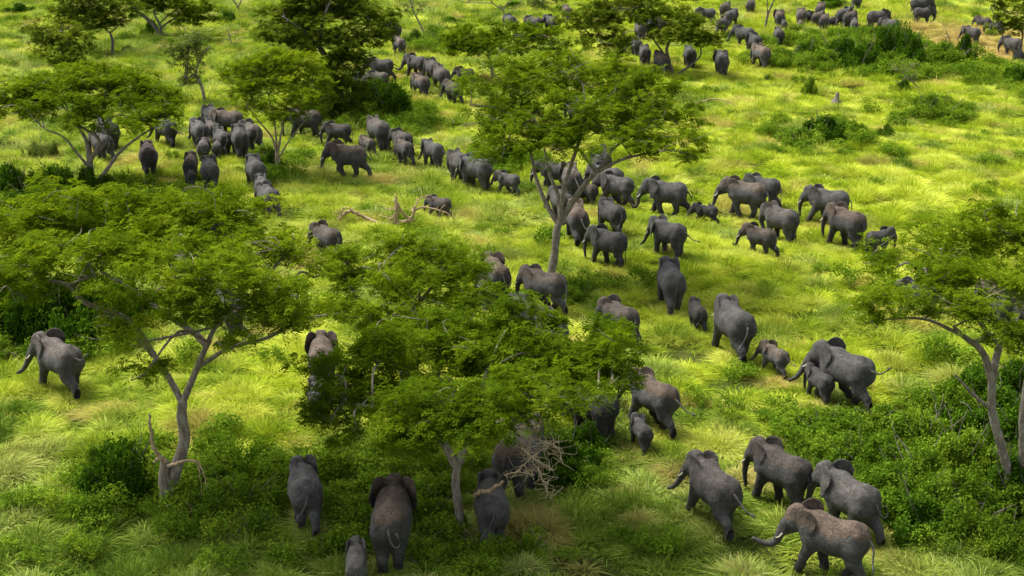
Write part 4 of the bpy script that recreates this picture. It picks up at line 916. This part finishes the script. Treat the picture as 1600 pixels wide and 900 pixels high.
for i, (x, y, rp, h, k) in enumerate(((1300, 690, 62, 1.3, 'g'), (1375, 672, 60, 1.2, 'l'), (1440, 700, 70, 1.6, 'g'), (1355, 735, 66, 1.5, 'g'), (1430, 770, 80, 1.7, 'l'), (1500, 740, 70, 1.9, 'g'), (1470, 650, 60, 1.6, 'g'),
                         (1545, 680, 70, 2.0, 'd'), (1600, 720, 70, 2.2, 'd'), (1500, 830, 90, 1.9, 'g'), (1580, 800, 75, 2.0, 'd'), (1630, 790, 80, 2.0, 'g'), (1440, 835, 70, 1.5, 'd'), (1590, 640, 60, 2.0, 'd'), (1530, 625, 50, 1.7, 'd'), (1580, 870, 70, 1.4, 'g'), (1660, 700, 60, 2, 'g'))):
    shrub(x, y, rp, h, k, ["tongue of leafy shrub nearest the ring-tailed elephant, thicket's left tip", 'shrub on the upper left rim of the right hand thicket, below the calf', "tall leafy shrub on the thicket's upper rim left of the twin trunks", 'bright shrub touching the rump of the ring-tailed elephant', 'broad leafy shrub in the middle of the right hand thicket', 'leafy shrub leaning against the left of the twin thin trunks', 'green shrub at the top of the thicket below dry grass', 'dark shrub behind the fork of the twin thin trunks', 'dark shrub between the twin trunks and the right edge', 'leafy shrub at the lower rim of the thicket left of the twin trunks', 'dark shrub at the foot of the twin thin trunks', "leafy shrub cut by the right edge at the thicket's foot", 'dark low shrub behind the tail of the nearest elephant', 'dark shrub at the right edge under the spreading dark tree', 'dark shrub under the bent dead side branch of the twin trunks', 'low leafy shrub in the bottom right corner', 'leafy shrub past the right edge beside the twin trunks'][i], G1)
shrub(195, 770, 66, 2.2, 'd', 'rounded dark shrub left of the forked pale trunk', ry=1.6)
shrub(155, 745, 35, 1.3, 'l', 'small loose shrub left of the dark shrub by the forked trunk')
G2 = 'low leafy shrubs between the lower left trunk and the walking elephants'
for i, (x, y, rp, h, k) in enumerate(((345, 770, 50, 1.2, 'g'), (385, 800, 55, 1.2, 'g'), (330, 815, 45, 1.0, 'g'), (420, 750, 45, .9, 'g'), (520, 745, 42, .9, 'g'), (545, 790, 36, .8, 'g'), (395, 845, 40, .9, 'l'))):
    shrub(x, y, rp, h, k, ['leafy shrub touching the right side of the forked pale trunk', 'broad leafy shrub right of the fallen sticks', "leafy shrub right behind the fallen sticks at the trunk's foot", "low bright shrub up-slope, left of the ring-tailed walker's head", "low bright shrub right of the curl-tailed elephant's head", 'low bright shrub between the curl-tailed elephant and the fanned-ear one', 'loose shrub below the leafy patch, left of the pale calf'][i], G2)
G3 = 'low shrubs round the middle trunk'
for i, (x, y, rp, h, k) in enumerate(((680, 815, 42, 1.0, 'g'), (515, 870, 40, .8, 'g'), (665, 880, 50, .9, 'g'), (760, 865, 45, .9, 'g'), (700, 770, 38, .8, 'l'), (830, 860, 40, .8, 'l'), (610, 765, 40, .8, 'l'))):
    shrub(x, y, rp, h, k, ['low leafy shrub between the fanned-ear elephant and the short trunk', "low leafy shrub left of the fanned-ear elephant's hind feet", 'low leafy shrub at the bottom edge right of the fanned-ear elephant', "low leafy shrub right of the short trunk's foot under the elephant", 'loose low shrub behind the short trunk', 'loose low shrub below the twig tangle', 'loose low shrub up-slope of the fanned-ear elephant'][i], G3)
shrub(880, 730, 62, 1.9, 'd', 'tall dark shrub right of the dry branch tangle')
shrub(925, 700, 35, 1.2, 'd', 'smaller dark shrub below the elephant with hidden shoulders')
for i, (x, y, rp, h) in enumerate(((25, 520, 60, 3.6), (95, 535, 62, 3.6), (150, 520, 52, 3.2), (-40, 530, 60, 3.4), (205, 500, 40, 2.6))):
    shrub(x, y, rp, h, 'd', ['tall dark shrub at the left end of the dense hedge', 'tallest dark shrub in the middle of the dense left hedge', 'dark shrub at the right part of the dense left hedge', 'dark shrub running past the left edge in the dense hedge', 'smaller dark shrub closing the right end of the dense left hedge'][i], 'dense hedge of shrubs at the left edge', ry=2.6)
for i, (x, y, rp, h) in enumerate(((25, 310, 42, 2.2), (85, 315, 42, 2.6), (135, 310, 30, 2.4), (170, 303, 22, 1.4), (60, 335, 44, 2.0), (5, 285, 28, 1.3))):
    shrub(x, y, rp, h, 'd', ['dark shrub left in the clump below the fanning tree', "dark shrub left of the fanning tree's foot", "dark shrub wrapping the fanning tree's foot", "small dark shrub right of the fanning tree's foot", 'dark shrub at the front of the clump below the fanning tree', 'small dark shrub up-slope at the left edge below the fanning tree'][i], 'clump of shrubs below the middle left tree')
shrub(190, 345, 40, 1.8, 'g', 'green shrub peeping out above the lower left crown')
shrub(240, 330, 38, 1.5, 'g', 'green shrub right of the one peeping above the lower left crown')
shrub(65, 240, 26, 1.4, 'p', 'pale grey-green shrub left of the fanning bare limbs')
shrub(10, 230, 14, .9, 'p', 'tiny pale shrub at the left edge by the fanning tree')
shrub(600, 180, 44, 3.2, 'd', 'big dark shrub right of the vine covered trunk')
shrub(565, 178, 30, 3.0, 'd', 'dark shrub between the vine covered trunk and big shrub')
shrub(548, 206, 28, 1.5, 'g', 'green shrub below the vine covered trunk')
shrub(500, 178, 26, 2.0, 'd', 'dark shrub left of the vine covered trunk')
shrub(625, 200, 22, .9, 'g', 'low green shrub at the right foot of the big dark shrub')
shrub(432, 278, 26, 1.6, 'd', 'dark shrub at the foot of the three thin ochre stems')
shrub(412, 262, 24, 1.4, 'g', 'bright shrub left of the three thin ochre stems')
shrub(790, 262, 38, 1.9, 'd', 'dark shrub under the left side of the central crown')
shrub(655, 75, 22, 1.9, 'd', 'dark shrub under the thin leaning pale trunk')
shrub(690, 72, 22, 1.3, 'g', 'green shrub right of the thin leaning pale trunk')
shrub(700, 40, 26, 1.1, 'd', 'low dark shrub under the top edge bare branches')
shrub(595, 60, 16, 1.8, 'd', 'dark shrub behind the right side of the vine tree')
G4 = 'shrubs of the long thicket at upper right'
for i, (x, y, rp, h, k) in enumerate(((1225, 105, 28, 1.8, 'g'), (1255, 100, 30, 2.3, 'd'), (1285, 112, 32, 2.2, 'g'), (1310, 95, 32, 2.6, 'd'), (1340, 112, 32, 2.8, 'd'), (1370, 100, 30, 3.6, 'd'), (1400, 98, 34, 4.2, 'd'), (1425, 105, 26, 3.6, 'd'), (1390, 112, 30, 2.2, 'g'))):
    shrub(x, y, rp, h, k, ['leafy shrub at the far left tip of the long thicket', 'leafy shrub second from the left in the long thicket', 'leafy shrub low on the front of the long thicket, left half', 'leafy shrub at the back of the long thicket, centre', 'tall leafy shrub in the centre front of the long thicket', "dark tall shrub rising right of the long thicket's centre", 'tallest darkest shrub near the right end of the long thicket', 'dark shrub at the right end of the long thicket', 'lower green shrub before the tallest dark one of the long thicket'][i], G4)
shrub(1366, 62, 24, 1.8, 'd', 'dark shrub just behind the long thicket before two elephants')
shrub(1480, 105, 34, 2.4, 'g', 'shrub with bare sticks right of the long thicket')
shrub(1508, 102, 20, 2.8, 'd', 'narrow dark shrub at the end of the long thicket')
shrub(1250, 228, 40, 1.4, 'g', 'green shrub in the open grass right of centre')
shrub(1292, 222, 32, 2.2, 'd', 'dark shrub beside the green one in open grass')
shrub(1338, 215, 20, 1.1, 'g', 'small shrub right of the dark one in open grass')
shrub(1384, 218, 16, 1.0, 'l', 'small round dark tussock shrub in open grass')
shrub(1460, 185, 40, 2.3, 'l', 'large pale-topped round shrub in the right grassland')
shrub(1265, 145, 16, 1.9, 'l', 'narrow upright shrub below the long thicket')
shrub(1590, 135, 24, 2.0, 'd', 'dark shrub at the right edge below the corner tree')
shrub(1525, 118, 20, .9, 'g', 'low green shrub near the corner tree')
shrub(1295, 14, 32, 1.7, 'd', 'dark shrub behind the far right herd at the top edge')
shrub(1237, 58, 12, 1.0, 'd', 'tiny dark shrub beside the pair walking in line')
shrub(1140, 62, 14, 1.0, 'd', 'tiny dark shrub below the far dusty group')
shrub(235, 55, 18, 1.8, 'd', 'dark shrub left of the two leaning trunks')
shrub(198, 82, 9, 1.0, 'd', 'tiny shrub right of the small trunked tree')
shrub(40, 55, 16, 1.2, 'd', 'dark shrub at the far left slope')
shrub(25, 20, 24, 1.4, 'd', 'dark shrub near the top left corner')
shrub(200, 60, 24, .5, 'l', 'flat low shrub on the slope between the two top left trees')
shrub(355, 38, 16, 1.6, 'd', 'dark shrub under the top edge forked bare tree')
shrub(800, 20, 28, 1.0, 'd', 'low dark shrub in front of the leafless arching branches')
shrub(895, 480, 30, .9, 'g', 'low green shrub in the grass right of the central trunk')
shrub(1200, 125, 18, .8, 'l', 'low pale shrub before the long thicket')
shrub(1415, 145, 16, 1.0, 'd', 'small dark shrub under the stooping sapling')

# ------------------------------------------------------------------ dead wood, mound
def deadwood(name, label, cat, paths, base, twigs, seed, mat=M_DEAD, tw=(.35, .9), twr=.028):
    r = np.random.default_rng(seed); B = gnd(*base); Y0 = B[1]; tb = Tubes(); allp = []
    for (pts, r0, r1) in paths:
        c = limb(tb, [onY(p[0], p[1], Y0 + p[2]) for p in pts], r0, r1, r, 7, .06, 7, .02); allp.append(c)
    A = np.concatenate(allp)
    for k in range(twigs):
        q = A[r.integers(len(A))]; d = r.normal(0, 1, 3); d[2] = d[2] * .7; d /= np.linalg.norm(d); L = r.uniform(*tw)
        e = q + d * L; e[2] = max(e[2], .05); limb(tb, [q, (q + e) / 2 + r.normal(0, L * .28, 3), e + r.normal(0, .1, 3)], .9 * twr, .3 * twr, r, 4, 0, 5)
    V, Fl = tb.arrays(); o = link(name, mesh_np(name, V - B, Fl, [mat], smooth=True), loc=B); tag(o, label, cat)
deadwood('fallen_tree', 'fallen dead tree with twisted pale roots in the grass', 'dead tree', [
    ([(528, 362, 0), (534, 338, 0), (550, 330, .3), (570, 340, .3), (600, 350, 0), (640, 345, 0)], .10, .12), ([(528, 345, 0), (538, 325, 0), (552, 330, 0)], .05, .04), ([(617, 352, 0), (620, 325, 0), (618, 304, 0)], .14, .05),
    ([(618, 315, 0), (632, 335, 0), (650, 345, 0)], .10, .04), ([(622, 330, 0), (610, 345, 0), (604, 356, 0)], .08, .03), ([(640, 345, 0), (655, 325, 0), (690, 330, 0), (712, 342, 0)], .08, .03), ([(645, 330, 0), (655, 312, 0), (668, 304, 0)], .05, .02)], (625, 355), 60, 5)
deadwood('branch_tangle', 'tangle of dry tan twigs caught against an elephant flank', 'dead branches', [
    ([(800, 745, -.9), (820, 725, -1.1), (845, 705, -1.1), (870, 690, -1.1)], .035, .015), ([(815, 700, -1.1), (840, 720, -1.2), (865, 735, -1.2)], .04, .02), ([(850, 690, -1), (872, 700, -1.1), (880, 725, -1.1)], .04, .02), ([(840, 730, -1), (850, 755, -1), (860, 778, -1)], .04, .015), ([(788, 742, -1), (812, 738, -1), (835, 742, -1)], .03, .02)], (835, 782), 150, 6, mat_bark('dry_twig', (0.26, 0.18, 0.09), (0.50, 0.40, 0.24), (0.66, 0.56, 0.38)), tw=(.2, .75), twr=.013)
deadwood('fallen_branch', 'short dead branches lying at the foot of the forked trunk', 'dead branches', [
    ([(243, 812, 0), (262, 806, 0), (283, 802, 0), (300, 800, 0)], .07, .03), ([(262, 806, 0), (282, 797, 0)], .05, .03)], (270, 815), 5, 7)
deadwood('fallen_branch', 'bare dark sticks rising from the shrub right of the long thicket', 'dead branches', [
    ([(1495, 88, 0), (1487, 70, 0), (1480, 52, 0), (1474, 40, 0)], .07, .02), ([(1482, 55, 0), (1478, 62, 0), (1485, 78, 0)], .05, .03)], (1490, 92), 8, 8, M_BARKD)
deadwood('fallen_branch', 'dead grey stick in the grass at the far left edge', 'dead branches', [([(-5, 552, 0), (10, 548, 0), (24, 553, 0)], .04, .02), ([(-5, 548, 0), (14, 554, 0)], .03, .02)], (10, 560), 4, 9)
def mound():
    p = gnd(1306, 160); r = np.random.default_rng(3); th = np.linspace(0, 2 * np.pi, 17)[:-1]; V = []
    prof = [(1.0, 0), (.85, .18), (.6, .45), (.38, .8), (.30, 1.25), (.2, 1.6), (.05, 1.72)]
    for rr, z in prof:
        w_ = rr * (1 + .12 * r.normal(size=16)); V.append(np.stack([w_ * np.cos(th) + z * .12, w_ * np.sin(th), np.full(16, z) + r.normal(0, .03, 16)], -1))
    V = np.concatenate(V); j = np.arange(16)
    Q = np.concatenate([np.stack([k * 16 + j, k * 16 + (j + 1) % 16, k * 16 + 16 + (j + 1) % 16, k * 16 + 16 + j], -1) for k in range(len(prof) - 1)])
    o = link('termite_mound', mesh_np('termite_mound', V, Q, [M_BARKD], smooth=True), loc=p, scale=(.5, .5, .55)); tag(o, 'small brown pointed termite mound in the right grassland', 'termite mound')
mound()
# ------------------------------------------------------------------ the herd
W1 = ((18, 0), (-14, 0), (-18, 0), (15, 0)); W2 = ((-14, 12), (18, 0), (14, 0), (-20, 18)); RUN = ((24, 0), (-20, 38), (-26, 15), (20, 0)); STD = ((4, 0), (-6, 0), (-5, 0), (6, 0))
EV = {
    'A': dict(trunk='hang', tail='hang', flare=(24, 26), legs=W1),
    'B': dict(trunk='swing', tail='out', flare=(14, 16), yaw=6, legs=RUN),
    'C': dict(trunk='curl', tail='curl', flare=(38, 45), yaw=10, legs=W2),
    'D': dict(trunk='out', tail='side', flare=(35, 30), yaw=14, pitch=4, legs=W1),
    'E': dict(trunk='hang', tail='side', flare=(16, 18), yaw=-8, legs=RUN, bulk=1.06),
    'F': dict(trunk='back', tail='hang', flare=(6, 8), pitch=16, legs=STD, bulk=1.04),
    'G': dict(trunk='hang', tail='curl', flare=(44, 44), legs=STD),
    'H': dict(trunk='swing', tail='up', flare=(40, 42), yaw=18, legs=RUN),
    'I': dict(trunk='curl', tail='side', flare=(20, 30), yaw=16, pitch=-4, legs=W2, bulk=1.03),
    'J': dict(trunk='swing', tail='out', flare=(30, 20), yaw=-14, pitch=6, legs=STD, bulk=.97),
    'P': dict(trunk='hang', tail='side', flare=(12, 20), yaw=20, pitch=8, legs=W2, bulk=1.08),
    'K': dict(trunk='hang', tail='hang', flare=(24, 24), legs=W1, calf=1.0),
    'L': dict(trunk='swing', tail='out', flare=(34, 30), yaw=10, legs=RUN, calf=1.0),
    'M': dict(trunk='curl', tail='side', flare=(12, 14), yaw=-6, legs=W2, calf=1.0),
}
EM = {k: elephant_mesh('elephant', **v) for k, v in EV.items()}
# body centre px, size (1 = 2.5 m at the shoulder), heading (0 away from the camera, 90 to the left, -90 to the right), pose, look
alt = {'A': 'AIJ', 'F': 'FPE', 'B': 'BJB'}
for tot, (p, s, hd, v, lab, cy_) in enumerate(SPOTS):
    if v.endswith('!'): v = v[0]
    elif v in alt and cy_ < 700: v = alt[v][tot % 3]
    me, tus = EM[v]
    if v in 'KLM' : s *= 1.08
    s *= .92
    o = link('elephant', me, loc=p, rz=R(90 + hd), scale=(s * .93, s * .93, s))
    hr = random.Random(tot * 13 + 5)
    o.color = (.6 if ('brown' in lab or 'red' in lab or 'dusty back' in lab) else max(0, hr.uniform(-.3, .6)), 1.4 if ('pale' in lab or 'sunlit' in lab) else .68 if ('dark elephant' in lab or 'dark muddy' in lab or 'dark calf' in lab) else hr.uniform(.8, 1.25), 1, 1)
    tag(o, lab, 'elephant', 'elephant calves' if v in 'KLM' else 'adult elephants of the herd')
    if v not in 'KLM' and cy_ > 150 and (v not in 'FP' or 'tusk' in lab):
        for t_ in tus: link('tusk', t_, o, scale=None)
